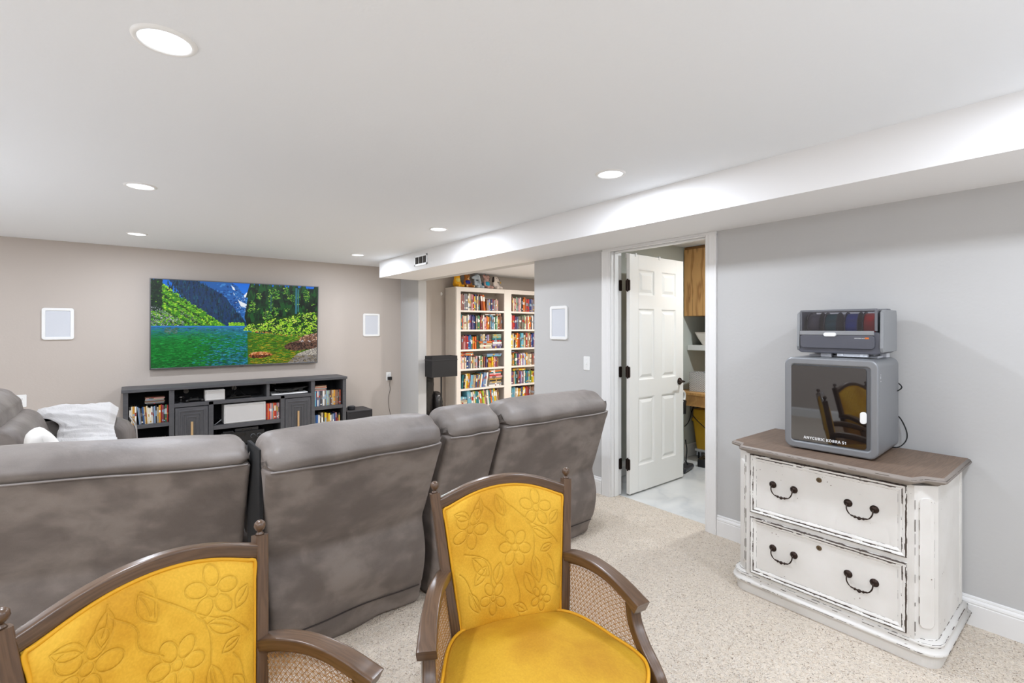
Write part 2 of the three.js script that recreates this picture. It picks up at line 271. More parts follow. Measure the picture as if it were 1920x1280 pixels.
struct('beam_right', slab(XB, XR, HB, H, ZE, 3.6), M.beam, 'white boxed-in beam along the right side of the ceiling');

// baseboards: flat board, groove, stepped cap
const bbShape = () => poly([[0, 0], [0.016, 0], [0.016, 0.098], [0.0135, 0.1], [0.0135, 0.104], [0.0155, 0.107], [0.0135, 0.116], [0.0095, 0.122], [0.0075, 0.124], [0.0085, 0.127], [0.007, 0.134], [0, 0.137]]);
function baseboard(name, a, b) {                                // runs from a to b; the wall lies to the left of the run
  const g = new THREE.ExtrudeGeometry(bbShape(), { depth: Math.hypot(b[0] - a[0], b[1] - a[1]), bevelEnabled: false });
  const m = struct(name, g, M.trim); m.position.set(a[0], 0, a[1]); m.rotation.y = Math.atan2(b[0] - a[0], b[1] - a[1]);
}
baseboard('baseboard_right', [XR, 3.6], [XR, D1 + 0.084]);
baseboard('baseboard_right_middle', [XR, D0 - 0.1], [XR, ZL]);
baseboard('baseboard_right_end', [XR, ZE], [XR, ZT]);
baseboard('baseboard_stub', [XO, ZE], [XR, ZE]);
baseboard('baseboard_back', [XR, ZT], [-3.2, ZT]);
baseboard('baseboard_library', [6.4, ZT], [XO, ZT]);
baseboard('baseboard_office', [5.22, -2.98], [XO, -2.98]);
baseboard('baseboard_left', [-3.2, ZT], [-3.2, 3.6]);

// doorway: casing, jambs, stops
const casing = (z0, z1, flip) => { const p = [[0, 0], [0.02, 0], [0.021, 0.008], [0.019, 0.014], [0.017, 0.05], [0.012, 0.066], [0.014, 0.074], [0.009, 0.084], [0, 0.084]].map(([d, t]) => [-d, flip ? z0 + t : z1 - t]); return new THREE.ExtrudeGeometry(poly(flip ? p : p), { depth: DH + 0.004, bevelEnabled: false }).rotateX(Math.PI / 2).translate(XR, DH + 0.004, 0); };
struct('trim_1', casing(D0 - 0.092, D0 - 0.008, true), M.trim, 'white door casing, hinge side');
struct('trim_2', casing(D1 - 0.002, D1 + 0.082, false), M.trim, 'white door casing, latch side');
struct('trim_3', [slab(XR - 0.012, XR, DH - 0.004, DH + 0.024, D0 - 0.092, D1 + 0.082, 0.003), slab(XR - 0.019, XR, DH - 0.004, DH + 0.006, D0 - 0.01, D1, 0.003)], M.trim, 'white door head casing');
struct('trim_4', [slab(XR - 0.002, XO + 0.002, 0, DH + 0.02, D0 - 0.02, D0, 0.002), slab(XR + 0.03, XR + 0.075, 0, DH, D0, D0 + 0.011, 0.003)], M.trim, 'white hinge jamb');
struct('trim_5', [slab(XR - 0.002, XO + 0.002, 0, DH + 0.02, D1, D1 + 0.02, 0.002), slab(XR + 0.03, XR + 0.075, 0, DH, D1 - 0.011, D1, 0.003)], M.trim, 'white latch jamb');
struct('trim_6', [slab(XR - 0.002, XO + 0.002, DH, DH + 0.02, D0, D1, 0.002), slab(XR + 0.03, XR + 0.075, DH - 0.011, DH, D0, D1, 0.003)], M.trim, 'white head jamb');

{ // six panel door, swung open into the office
  const W = 0.8, HD = 2.02, T = 0.035, door = new THREE.Group(); door.name = 'door_1'; door.userData = { kind: 'structure', label: 'white six panel door standing open into the office' };
  door.position.set(XO + 0.018, 0.012, -2.592); door.rotation.y = THREE.MathUtils.degToRad(-1.2 + 1.6); scene.add(door);
  const ST = 0.118, MU = 0.1, pw = (W - 2 * ST - MU) / 2, rows = [[0.215, 0.59], [0.945, 0.62], [1.675, 0.225]];
  const bars = [slab(0, ST, 0, HD, -T / 2, T / 2, 0.002), slab(W - ST, W, 0, HD, -T / 2, T / 2, 0.002), slab(ST + pw, ST + pw + MU, 0, HD, -T / 2, T / 2)];
  let y = 0; for (const [b, hh] of [...rows, [HD, 0]]) { for (const x of [ST, ST + pw + MU]) bars.push(slab(x, x + pw, y, b, -T / 2, T / 2)); y = b + hh; }
  part('door_frame', bars, M.door, door);
  for (const [b, hh] of rows) for (const x of [ST, ST + pw + MU]) {
    const steps = [[0, 0], [0.006, -0.001], [0.014, -0.009], [0.026, -0.011], [0.05, -0.002], [0.052, -0.0015]], f = relief(pw, hh, steps).translate(0, 0, T / 2), k = f.clone().rotateY(Math.PI);
    part('panel', merge([f, k]).translate(x + pw / 2, b + hh / 2, 0), M.door, door);
  }
  for (const hy of [1.72, 0.99, 0.215]) {
    const leafA = extr(rrect(0.045, 0.09, 0.009), 0.003, 0.0008).rotateY(-Math.PI / 2).translate(-0.001, hy + 0.035, 0), h = part('hinge', leafA, M.bronze, door);
    part('knuckle', [cyl(0.0065, 0.0065, 0.092, -0.008, hy - 0.011, 0.0, 12), ball(0.007, -0.008, hy + 0.083, 0), ball(0.007, -0.008, hy - 0.013, 0)], M.bronze, h);
    part('jamb_plate', extr(rrect(0.034, 0.09, 0.009), 0.003, 0.0008).rotateY(0).translate(-0.036, hy + 0.035, -0.053), M.bronze, h);
  }
  const lx = W - 0.065, ly = 0.9;
  for (const s of [1, -1]) {
    const l = part('lever', [lathe([[0, 0], [0.033, 0], [0.034, 0.004], [0.03, 0.01], [0.014, 0.013], [0.011, 0.04], [0, 0.042]]).rotateX(Math.PI / 2 * s).translate(lx, ly, s * T / 2), bar([[lx, ly, s * (T / 2 + 0.042)], [lx + 0.004, ly, s * (T / 2 + 0.05)], [lx - 0.04, ly, s * (T / 2 + 0.053)], [lx - 0.1, ly - 0.004, s * (T / 2 + 0.05)]], (t) => [0.016 - t * 0.006, 0.016 - t * 0.004], V3(0, 1, 0), 14, 0.8)], M.bronze, door);
    l.userData.label = 'dark bronze lever handle';
  }
  part('latch_plate', slab(W - 0.001, W + 0.001, 0.86, 0.94, -0.012, 0.012), M.bronze, door);
}

// recessed ceiling lights; the same lamps stand in rows behind the camera
const trimRing = lathe([[0.067, -0.001], [0.069, -0.007], [0.076, -0.0085], [0.083, -0.005], [0.085, 0]], 40), lensGeo = lathe([[0, -0.0085], [0.03, -0.008], [0.055, -0.0065], [0.0685, -0.003], [0.0685, -0.001]], 40);
function downlight(x, z, label, power, color = LAMP.color, group) {
  const t = thing('ceiling_light', label, 'ceiling light', [x, H, z], 0, group);
  part('trim_ring', trimRing, M.white, t); part('lens', lensGeo, M.lens, t);
  const l = new THREE.RectAreaLight(color, power, 0.13, 0.13); l.position.set(x, H - 0.0115, z); l.rotation.x = -Math.PI / 2; scene.add(l);
}
const NEAR = { '0.05,-1.81': 'large round ceiling light at the upper left, nearest the camera', '0.05,-3.76': 'round ceiling light in the left row, second from the camera', '0.05,-5.69': 'round ceiling light in the left row, just before the television wall', '2.14,-1.81': 'round ceiling light beside the beam, nearest the camera', '2.14,-3.76': 'round ceiling light beside the beam, second from the camera', '2.14,-5.69': 'round ceiling light beside the beam, farthest, left of the vent' };
for (const x of [-2.04, 0.05, 2.14]) for (const z of [-5.69, -3.76, -1.81, 0.14, 2.09]) downlight(x === 0.05 && z === -1.81 ? 0.083 : x, z, NEAR[x + ',' + z] || 'round flush ceiling light out of the picture', LAMP.main, LAMP.color, NEAR[x + ',' + z] ? undefined : 'ceiling lights out of the picture');
for (const [x, z] of [[5.0, -4.9], [4.3, -4.0]]) downlight(x, z, 'round flush ceiling light in the library', LAMP.library, new THREE.Color().setRGB(0.98, 0.95, 0.95), 'library ceiling lights out of the picture');
for (const [x, z] of [[4.15, -1.75]]) downlight(x, z, 'round flush ceiling light in the office', LAMP.office, new THREE.Color().setRGB(0.93, 0.98, 1.02));

// soft lights on stands out of the picture, turned up at the ceiling: they make its even brightness
for (const [x, z, where] of [[-2.3, -3.6, 'left of the sofa'], [-1.9, 0.7, 'left of the camera'], [1.3, 1.7, 'behind the camera']]) {
  const t = thing('studio_light', 'black studio softbox aimed at the ceiling, ' + where, 'studio light', [x, 0, z]);
  part('softbox', [slab(-0.3, 0.3, 0.7, 0.71, -0.3, 0.3), slab(-0.3, -0.29, 0.7, 0.84, -0.3, 0.3), slab(0.29, 0.3, 0.7, 0.84, -0.3, 0.3), slab(-0.3, 0.3, 0.7, 0.84, -0.3, -0.29), slab(-0.3, 0.3, 0.7, 0.84, 0.29, 0.3)], M.black, t);
  part('diffuser', slab(-0.29, 0.29, 0.82, 0.825, -0.29, 0.29), new THREE.MeshStandardMaterial({ color: 0xffffff, emissive: 0xffffff, emissiveIntensity: 2 }), t);
  part('stand_pole', cyl(0.014, 0.014, 0.7, 0, 0, 0, 12), M.black, t); for (let i = 0; i < 3; i++) part('leg', tube([[0, 0.3, 0], [Math.cos(i * 2.094) * 0.35, 0.008, Math.sin(i * 2.094) * 0.35]], 0.008, 4, 8), M.black, t);
  const l = new THREE.RectAreaLight(LAMP.color, LAMP.bounce, 0.56, 0.56); l.position.set(x, 0.828, z); l.rotation.x = Math.PI / 2; scene.add(l);
}
{ // air vent in the beam
  const t = thing('air_vent', 'small white air vent in the face of the beam', 'vent', [XB, 2.172, -4.925], -Math.PI / 2);
  part('backing', slab(-0.135, 0.135, -0.045, 0.045, -0.001, 0.002), M.blackMatt, t);
  part('frame', [slab(-0.15, 0.15, 0.04, 0.06, 0, 0.008, 0.002), slab(-0.15, 0.15, -0.06, -0.036, 0, 0.008, 0.002), slab(-0.15, -0.13, -0.06, 0.06, 0, 0.008, 0.002), slab(0.13, 0.15, -0.06, 0.06, 0, 0.008, 0.002), slab(-0.05, -0.038, -0.04, 0.045, 0, 0.007), slab(0.042, 0.054, -0.04, 0.045, 0, 0.007)], M.white, t);
  for (let i = 0; i < 15; i++) part('slat', box(0.002, 0.078, 0.012, 0, -0.039, 0).rotateY(0.6).translate(-0.124 + i * 0.0177, 0.002, 0.005), M.trimGap, t);
}
// wall speakers, switch, outlets
function wallSpeaker(label, p, turn, w, h) {
  const t = thing('wall_speaker', label, 'speaker', p, turn);
  const ring = rrect(w, h, 0.02); ring.holes.push(rrect(w - 0.04, h - 0.04, 0.008));
  part('frame', extr(ring, 0.012, 0.004, 3), M.white, t);
  part('grille', extr(rrect(w - 0.038, h - 0.038, 0.008), 0.008, 0.001), M.grilleGrey, t);
}
wallSpeaker('square white in-wall speaker left of the television', [-0.567, 1.449, ZT], 0, 0.231, 0.31);
wallSpeaker('square white in-wall speaker right of the television', [2.692, 1.449, ZT], 0, 0.235, 0.315);
wallSpeaker('white in-wall speaker above the switch, left of the doorway', [XR, 1.456, -3.275], -Math.PI / 2, 0.225, 0.305);
{
  const t = thing('light_switch', 'white toggle light switch on the grey wall beside the door casing', 'switch', [XR, 1.098, -2.927], -Math.PI / 2);
  part('plate', extr(rrect(0.07, 0.115, 0.006), 0.003, 0.002), M.white, t); part('toggle', box(0.009, 0.024, 0.012, 0, -0.012, 0.008, 0.002).rotateX(-0.3), M.white, t); for (const y of [0.03, -0.03]) part('screw', cyl(0.003, 0.003, 0.001, 0, 0, 0, 10).rotateX(Math.PI / 2).translate(0, y, 0.006), M.grilleGrey, t);
}
function outlet(label, p, turn, gangs, blank) {
  const t = thing('wall_outlet', label, 'outlet', p, turn), w = 0.07 + (gangs - 1) * 0.046;
  part('plate', extr(rrect(w, 0.118, 0.006), 0.003, 0.002), M.white, t);
  for (let g = 0; g < gangs; g++) for (const y of [0.02, -0.02]) { const x = (g - (gangs - 1) / 2) * 0.046, s = part('socket', extr(rrect(0.033, 0.028, 0.01, x, y), 0.006, 0.001), M.white, t); part('slot', [slab(x - 0.008, x - 0.006, y - 0.004, y + 0.005, 0.0065, 0.0075), slab(x + 0.006, x + 0.008, y - 0.004, y + 0.005, 0.0065, 0.0075)], M.blackMatt, s); }
}
outlet('white double outlet plate behind the grey recliner at the far left', [-0.852, 0.698, ZT], 0, 2);
outlet('white outlet with a black plug, right of the media stand', [2.952, 0.705, ZT], 0, 1);
{
  const t = thing('power_adapter', 'black plug-in adapter with a thin cord hanging from the outlet', 'adapter', [2.958, 0.672, ZT + 0.008]);
  part('plug_body', box(0.055, 0.045, 0.045, 0, -0.018, 0.0225, 0.006), M.black, t);
  part('cord', tube([[0, -0.018, 0.03], [0.004, -0.09, 0.014], [0.012, -0.16, 0.008], [-0.012, -0.26, 0.008], [-0.008, -0.4, 0.01], [0.006, -0.5, 0.02], [0.01, -0.64, 0.03], [-0.1, -0.662, 0.08]], 0.0035, 60, 6), mat(0x5d554d, 0.6), t);
}
{
  const t = thing('wall_hook', 'small white hook on the taupe wall beside the bookcase', 'hook', [3.83, 1.94, ZT]);
  part('base', extr(rrect(0.024, 0.05, 0.01), 0.004, 0.001), M.white, t); part('hook_arm', tube([[0, -0.005, 0.004], [0, -0.016, 0.018], [0, -0.008, 0.028], [0, 0.006, 0.03]], 0.004, 16, 8), M.white, t);
}
// ------------------------------------------------------------------ grey sectional sofa
// a rounded slab along x with a closed [z, y] outline; ends rolled in by endR; fn pushes the skin along its normal
function pad(w, outline, endR, fn, nx = 36, ny = 56) {
  const cv = new THREE.CatmullRomCurve3(outline.map((p) => V3(0, p[1], p[0])), true, 'centripetal'), base = cv.getSpacedPoints(ny).slice(0, -1);
  let area = 0; base.forEach((p, i) => { const q = base[(i + 1) % ny]; area += p.z * q.y - q.z * p.y; });
  const nrm = base.map((p, i) => { const a = base[(i + ny - 1) % ny], b = base[(i + 1) % ny], d = b.clone().sub(a).normalize(); return V3(0, -d.z, d.y).multiplyScalar(area > 0 ? 1 : -1); });
  const rings = [], tp = fn && fn.taper;
  for (let i = 0; i <= nx; i++) {
    const s = -Math.cos((i / nx) * Math.PI), e = Math.sign(s) * Math.pow(Math.abs(s), 0.85), x = (e * w) / 2, d = w / 2 - Math.abs(x), k = d < endR ? 1 - Math.sqrt(Math.max(0, 1 - Math.pow(1 - d / endR, 2))) : 0;
    rings.push(base.map((p, j) => { const n = nrm[j], off = -endR * 0.96 * k + (fn ? fn(x, p, j / ny, d) : 0); const q = p.clone().addScaledVector(n, off).setX(x); if (tp) { const k = clamp(1 - q.y / 0.87, 0, 1); q.x = x * (1 - tp[0] * k) + tp[1] * k + q.z * (tp[2] || 0); } return q; }));
  }
  return orient(loft(rings));
}
const wob = (a, b, s) => fbm(a + 40, b + 40, 4096, s, 3) - 0.5;
// back(top) profile: local z towards the viewer behind the sofa, x along the back
function sofaSection(name, label, w, pos, turn, o = {}) {
  const t = thing(name, label, 'sofa', pos, turn, undefined), L = o.lean ?? 0.15, pipeY = 0.872, s = o.seed ?? 1;
  const zb = (y) => -L * (1 - sstep(0, 1, (y - 0.05) / 0.9)) * 1.0 + (y < 0.34 ? (o.belly ?? 0.02) * Math.sin(clamp((y - 0.1) / 0.34, 0, 1) * Math.PI) : 0);
  const yWaist = 0.45, back = [], line = (y) => (y > yWaist ? lerp(-L, 0, (y - yWaist) / (pipeY - yWaist)) : -L + (o.belly ?? 0.02) * Math.sin(clamp((y - 0.12) / (yWaist - 0.12), 0, 1) * Math.PI) - (y < 0.12 ? (0.12 - y) * 0.45 : 0));
  for (const y of [0.008, 0.05, 0.112, 0.125, 0.2, 0.3, 0.4, yWaist, 0.52, 0.6, 0.7, 0.8, pipeY - 0.012]) back.push([line(y), y]);
  const outline = [...back, [-0.03, pipeY], [-0.16, 0.86], [-0.26, 0.8], [-0.32, 0.6], [-0.36, 0.4], [-0.36, 0.1], [-0.34, 0.008]];
  const fold = o.folds ?? 0.006;
  const skin = (x, p, v, d) => {
    const onBack = sstep(-0.2, -0.02, p.z - line(p.y) + 0.08), low = 1 - sstep(0.1, 0.55, p.y);
    let f = 0.016 * sstep(0, 0.25, d) * Math.sin(clamp((p.y - 0.12) / 0.75, 0, 1) * Math.PI) * (o.puff ?? 1);
    f += fold * 2.2 * wob(x * 3 + p.y * 4, p.y * 3 - x * 1.2, s) * (0.45 + low);
    f += fold * low * 1.1 * Math.sin(x * 9 + p.y * 20 + s) * sstep(0, 0.3, d);
    f -= 0.007 * Math.exp(-Math.pow((p.y - 0.118) / 0.007, 2));                        // hem seam
    f += p.y < 0.11 ? 0.006 * Math.sin(x * 14 + s * 2) : 0;
    return f * onBack;
  };
  skin.taper = o.taper;
  part('back_panel', pad(w, outline, 0.022, skin, 44, 110), M.suede, t);
  { const q = [], y = 0.116, tp = o.taper || [0, 0, 0], k = 1 - y / 0.87; for (let i = 0; i <= 30; i++) { const x = (i / 30 - 0.5) * (w - 0.05), p = V3(0, y, line(y)), z = p.z + skin(x, p, 0, w / 2 - Math.abs(x)) + 0.0085; q.push([x * (1 - tp[0] * k) + tp[1] * k + z * (tp[2] || 0), y + 0.003 * Math.sin(x * 7 + s), z]); } part('hem_seam', tube(q, 0.0028, 90, 6), M.suedeSeam, t); }
  // rolled top cushion
  const td = o.low ?? 0, top = [[0.006, pipeY - 0.006], [0.012, pipeY + 0.02], [0.0, 0.918], [-0.035, 0.958], [-0.095, 0.985], [-0.16, 0.987], [-0.23, 0.955], [-0.285, 0.89], [-0.30, 0.82], [-0.27, 0.74], [-0.2, 0.72], [-0.1, 0.8], [-0.03, pipeY - 0.02]].map(([z, y]) => [z, y - td * clamp((y - pipeY) / 0.11, 0, 1)]);
  const roll = (x, p, v, d) => {
    const c = Math.cos(v * 6.283 * 9 + s), e = Math.exp(-d / 0.1);
    return 0.012 * (o.dome ?? 1) * Math.cos((x / w) * Math.PI) * (p.y > 0.88 ? 1 : 0.2) + 0.0055 * c * e + 0.012 * wob(x * 5, p.y * 6 + p.z * 6, s + 4) + 0.006 * wob(x * 14 + p.z * 18, p.y * 9 - x * 4, s + 5) * (0.4 + e);
  };
  if (o.taper) roll.taper = [0, 0, o.taper[2]];
  const sheared = (fn) => { if (o.taper) fn.taper = [0, 0, o.taper[2]]; return fn; };
  part('head_cushion', pad(w * 0.998, top, o.endR ?? 0.06, roll, 52, 72), M.suedeTop, t);
  part('piping', tube([...Array(15)].map((_, i) => { const x = (i / 14 - 0.5) * (w - 0.03), k = Math.abs(i / 14 - 0.5) > 0.49 ? -0.012 : 0; return [x, pipeY - 0.012 + 0.002 * Math.sin(i), 0.013 + k - 0.006 * Math.pow(Math.abs(i / 7 - 1), 6)]; }), 0.0042, 60, 8), M.suedePipe, t);
  // front of the seat, turned away from the camera
  if (o.front !== false) {
    part('back_cushion', pad(w - 0.006, [[-0.25, 0.5], [-0.25, 0.78], [-0.3, 0.82], [-0.37, 0.79], [-0.41, 0.72], [-0.44, 0.6], [-0.42, 0.51], [-0.35, 0.5]], 0.035, sheared((x, p) => 0.01 * wob(x * 6, p.y * 7, s + 9)), 24, 36), M.suedeTop, t);
    part('seat', pad(w - 0.02, [[-0.3, 0.2], [-0.3, 0.45], [-0.5, 0.49], [-0.9, 0.48], [-0.99, 0.43], [-1.0, 0.3], [-0.97, 0.1], [-0.9, 0.06], [-0.4, 0.06]], 0.04, sheared((x, p) => 0.008 * wob(x * 5, p.z * 5, s + 12)), 22, 40), M.suedeTop, t);
  }
  return t;
}
sofaSection('sofa_section', 'wide grey wedge section of the sectional sofa at the left, behind the left yellow chair', 1.24, [-0.198, 0, -2.39], -0.356, { lean: 0.17, seed: 3, folds: 0.003, endR: 0.05, belly: 0.01, low: 0.034, taper: [0, 0, 0.371] });
sofaSection('sofa_section', 'grey reclining sofa section between the two yellow chairs, back to the camera', 0.775, [0.789, 0, -2.005], 0.03, { lean: 0.19, seed: 8, folds: 0.007, endR: 0.055, belly: 0.03, taper: [0.09, 0.035] });
part('link_bracket', slab(-0.392, -0.38, 0.1, 0.935, -0.30, -0.09), M.blackMatt, scene.children.at(-1));
sofaSection('sofa_section', 'narrow grey console section of the sectional sofa', 0.345, [1.412, 0, -2.085], 0.05, { lean: 0.16, seed: 14, folds: 0.004, dome: 0.6, endR: 0.06 });
const endSec = sofaSection('sofa_section', 'grey end section of the sectional sofa, nearest the doorway', 0.87, [2.045, 0, -2.105], 0.0, { lean: 0.14, seed: 21, folds: 0.007, endR: 0.08, belly: 0.035 });
part('arm', pad(0.2, [[-0.3, 0.06], [-0.3, 0.5], [-0.36, 0.62], [-0.5, 0.66], [-0.86, 0.64], [-0.98, 0.55], [-1.0, 0.2], [-0.96, 0.06]], 0.08, null, 20, 40).translate(0.53, 0, -0.02), M.suedeTop, endSec);
part('head_wing', pad(0.17, [[-0.09, 0.86], [-0.08, 0.93], [-0.13, 0.975], [-0.22, 0.97], [-0.3, 0.92], [-0.32, 0.84], [-0.25, 0.76], [-0.15, 0.78]], 0.06, null, 20, 40).translate(0.39, 0, -0.03), M.suedeTop, endSec);
{ // the wing that faces right, at the far left
  const t = sofaSection('sofa_section', 'grey recliner at the far left edge, facing right, white pillow on its seat', 0.9, [-0.905, 0, -4.55], -Math.PI / 2, { lean: 0.1, seed: 31, folds: 0.004, endR: 0.06 });
  // arm on the television side (local -x)
  const arm = part('arm', pad(0.24, [[-0.2, 0.06], [-0.2, 0.5], [-0.25, 0.64], [-0.42, 0.69], [-0.8, 0.68], [-0.91, 0.62], [-0.945, 0.52], [-0.945, 0.06]], 0.09, (x, p) => 0.006 * wob(x * 6, p.z * 6, 40), 24, 48).translate(-0.57, 0, 0), M.suedeTop, t);
  part('piping', [tube([[-0.48, 0.42, -0.955], [-0.475, 0.6, -0.94], [-0.53, 0.672, -0.905], [-0.6, 0.674, -0.905], [-0.665, 0.61, -0.94], [-0.675, 0.42, -0.955]], 0.0045, 40, 8)], mat(0xa9a4a0, 0.5), arm);
}
{ // rumpled white throw over the far arm
  const nx = 64, nz = 84, prof = new THREE.CatmullRomCurve3([[-4.62, 0.53], [-4.82, 0.552], [-4.93, 0.62], [-4.985, 0.705], [-5.06, 0.745], [-5.16, 0.745], [-5.235, 0.70], [-5.262, 0.6], [-5.268, 0.46]].map((p) => V3(0, p[1], p[0])));
  const g = [];
  for (const side of [1, -1]) { const rows = [];
    for (let j = 0; j <= nz; j++) { const v = j / nz, p = prof.getPointAt(v), T = prof.getTangentAt(v), N = V3(0, T.z, -T.y).multiplyScalar(-1); if (N.y < 0 && v < 0.7) N.negate(); const row = [];
      for (let i = 0; i <= nx; i++) { const u = i / nx, x = lerp(lerp(-0.42, -0.56, sstep(0.4, 0.52, v)) - 0.012 * Math.sin(v * 9), -0.085 + 0.012 * Math.sin(v * 14), u) ; 
        const rg = (a, b, q) => 1 - Math.abs(2 * (wob(a, b, q) + 0.5) - 1) * 2.2, f = 0.004 + 0.016 * Math.max(0, rg(x * 2.2 + v * 1.5, v * 13 + x * 2, 51)) + 0.012 * Math.max(0, rg(x * 4 - v * 3, v * 22 + x * 5, 52)) + 0.012 * wob(x * 9, v * 30, 53) + 0.006 * wob(x * 26, v * 50, 54) + 0.004 + 0.018 * Math.sin(u * Math.PI) * (v > 0.3 && v < 0.75 ? 1 : 0.3) + (u < 0.12 ? 0.006 * Math.sin(v * 60) : 0) - 0.03 * sstep(0.88, 1, u) * sstep(0.3, 0.45, v) * (1 - sstep(0.7, 0.8, v));
        const edge = Math.min(u, 1 - u, v, 1 - v) * 30, th = side > 0 ? 0.006 * Math.min(1, edge) : 0;
        row.push(p.clone().addScaledVector(N, f + th + 0.006).setX(x)); }
      rows.push(row); }
    const q = loft(rows, false, false); if (side < 0) { const I = q.index; for (let i = 0; i < I.count; i += 3) { const a = I.getX(i); I.setX(i, I.getX(i + 1)); I.setX(i + 1, a); } } g.push(q); }
  const m = part('throw_blanket', g, mat(0xc9c6c4, 0.95, { sheen: 0.4, sheenRoughness: 0.7, sheenColor: new THREE.Color(0xffffff), bumpMap: tex(256, 256, (x, y) => { const n = fbm(x * 40, y * 40, 40, 61, 3) * 255; return [n, n, n]; }, [0.2, 0.2], false), bumpScale: 0.002 }), scene);
  tag(m, 'rumpled white throw blanket draped over the arm of the far left recliner', 'blanket');
}
{
  const t = thing('throw_pillow', 'white throw pillow on the far left recliner seat', 'pillow', [-0.33, 0.505, -4.0], 0.2);
  part('cushion', pad(0.24, [[-0.02, 0.0], [0.05, 0.1], [0.055, 0.2], [0.01, 0.32], [-0.06, 0.3], [-0.09, 0.18], [-0.07, 0.05]], 0.05, (x, p) => 0.012 * wob(x * 8, p.y * 9, 66), 22, 30).rotateY(Math.PI / 2).rotateZ(0.3), mat(0xe6e3de, 0.9), t);
}
// ------------------------------------------------------------------ television and media stand
const tvPicture = canvasTex(1280, 720, (c, W, HH) => {
  const s0 = seed; seed = 4242;
  const G = (y0, y1, ...st) => { const g = c.createLinearGradient(0, y0, 0, y1); st.forEach((s, i) => g.addColorStop(i / (st.length - 1), s)); return g; };
  const P = (col, ...p) => { c.fillStyle = col; c.beginPath(); c.moveTo(p[0], p[1]); for (let i = 2; i < p.length; i += 2) c.lineTo(p[i], p[i + 1]); c.closePath(); c.fill(); };
  const dab = (n, x0, x1, y0, y1, cols, r0, r1, inside) => { for (let i = 0; i < n; i++) { const x = rr(x0, x1), y = rr(y0, y1); if (inside && !inside(x, y)) continue; c.fillStyle = cols[(rnd() * cols.length) | 0]; c.beginPath(); c.ellipse(x, y, rr(r0, r1), rr(r0, r1) * 0.6, rr(-0.8, 0.8), 0, 6.283); c.fill(); } };
  c.fillStyle = G(0, 300, '#0b6ce0', '#2f93f2'); c.fillRect(0, 0, W, HH);
  c.fillStyle = '#fff'; for (const [x, y, r] of [[668, 112, 16], [684, 96, 18], [700, 118, 20], [650, 126, 12]]) { c.beginPath(); c.arc(x, y, r, 0, 6.3); c.fill(); }
  P('#1d5fae', 330, 0, 560, 0, 610, 30, 650, 120, 700, 150, 720, 300, 720, 400, 420, 400);           // far blue mountain
  dab(260, 430, 710, 10, 330, ['#2b74c4', '#174f98', '#3f86cf', '#123f80'], 5, 15, (x, y) => y > 0 && x < 600 + y * 0.5);
  P('#eef5fd', 556, 22, 580, 40, 588, 66, 570, 60); P('#f4f8fd', 610, 150, 650, 170, 690, 190, 660, 200, 690, 220, 630, 200); P('#dfeaf6', 690, 180, 712, 200, 716, 226, 696, 214); P('#cfe0f2', 572, 80, 584, 100, 578, 112);
  dab(60, 590, 712, 120, 260, ['#e8f0f8', '#bcd3ec'], 2, 5, (x, y) => y > x * 0.9 - 470);
  P('#0f3564', 120, 0, 300, 0, 420, 60, 520, 130, 580, 230, 660, 330, 700, 372, 380, 390);           // dark wooded slope
  for (let i = 0; i < 520; i++) { const x = rr(110, 660), top = x < 520 ? (x - 300) * 0.55 : 130 + (x - 520) * 1.5, y = rr(Math.max(4, top), Math.min(380, 60 + x * 0.62)), h = rr(16, 40); c.fillStyle = ['#0c2a4a', '#123d5e', '#0a2236', '#16506a', '#0e3344'][(rnd() * 5) | 0]; c.beginPath(); c.moveTo(x, y - h); c.lineTo(x + h * 0.2, y); c.lineTo(x - h * 0.2, y); c.fill(); }
  P('#3f8a12', 0, 20, 60, 10, 130, 90, 260, 190, 400, 290, 520, 372, 520, 378, 0, 378);                // bright meadow slope
  const slope = (x) => (x < 60 ? 14 : 14 + (x - 60) * 0.778);
  dab(1500, 0, 520, 20, 376, ['#6cc016', '#94d826', '#4f9c12', '#bce038', '#357a0c', '#78b81a'], 3, 11, (x, y) => y > slope(x) + 6);
  dab(1700, 0, 430, 60, 376, ['#173c0c', '#1f5210', '#0e2a0a'], 3, 9, (x, y) => y > slope(x) + 24 && Math.sin((y - x * 0.75) * 0.11 + 3 * vnoise(x * 0.02, y * 0.02, 4096, 31)) > 0.45);
  dab(420, 0, 70, 0, 250, ['#0d2a18', '#12361c', '#071c12'], 4, 14);
  dab(520, 0, 220, 215, 376, ['#8f949c', '#5d6470', '#c9ced4', '#3a3f48', '#777d88'], 2, 6, (x, y) => y > 200 + x * 0.62); dab(150, 190, 340, 250, 376, ['#6d6a7a', '#4a4858', '#8a8794'], 2, 5, (x, y) => Math.abs(y - (120 + x * 0.72)) < 26);
  c.fillStyle = '#4b8f14'; c.fillRect(540, 350, 110, 26); dab(90, 540, 660, 346, 376, ['#7cc01c', '#a4d62c'], 3, 8);
  c.fillStyle = G(376, HH, '#2a6fb8', '#0a7a30', '#0a6d26', '#0b5a26'); c.fillRect(0, 378, W, HH - 378);   // lake
  c.fillStyle = '#2f7ccc'; c.fillRect(0, 376, 660, 9);
  for (let i = 0; i < 2600; i++) { const x = rr(0, 700), y = 386 + Math.pow(rnd(), 0.8) * 330, k = sstep(300, 640, x + (y - 400) * 0.25); c.fillStyle = k > rnd() ? ['#1c74c4', '#0d4a8a', '#2b95d8', '#0a3564', '#48b0e4'][(rnd() * 5) | 0] : ['#0f8a2c', '#19a034', '#0a5c1e', '#2cb04a', '#063f18'][(rnd() * 5) | 0]; c.globalAlpha = 0.75; c.fillRect(x, y, rr(8, 30), rr(1.5, 4)); } c.globalAlpha = 1;
  dab(40, 90, 170, 390, 440, ['#5f7f7a', '#3f6a52'], 4, 12);
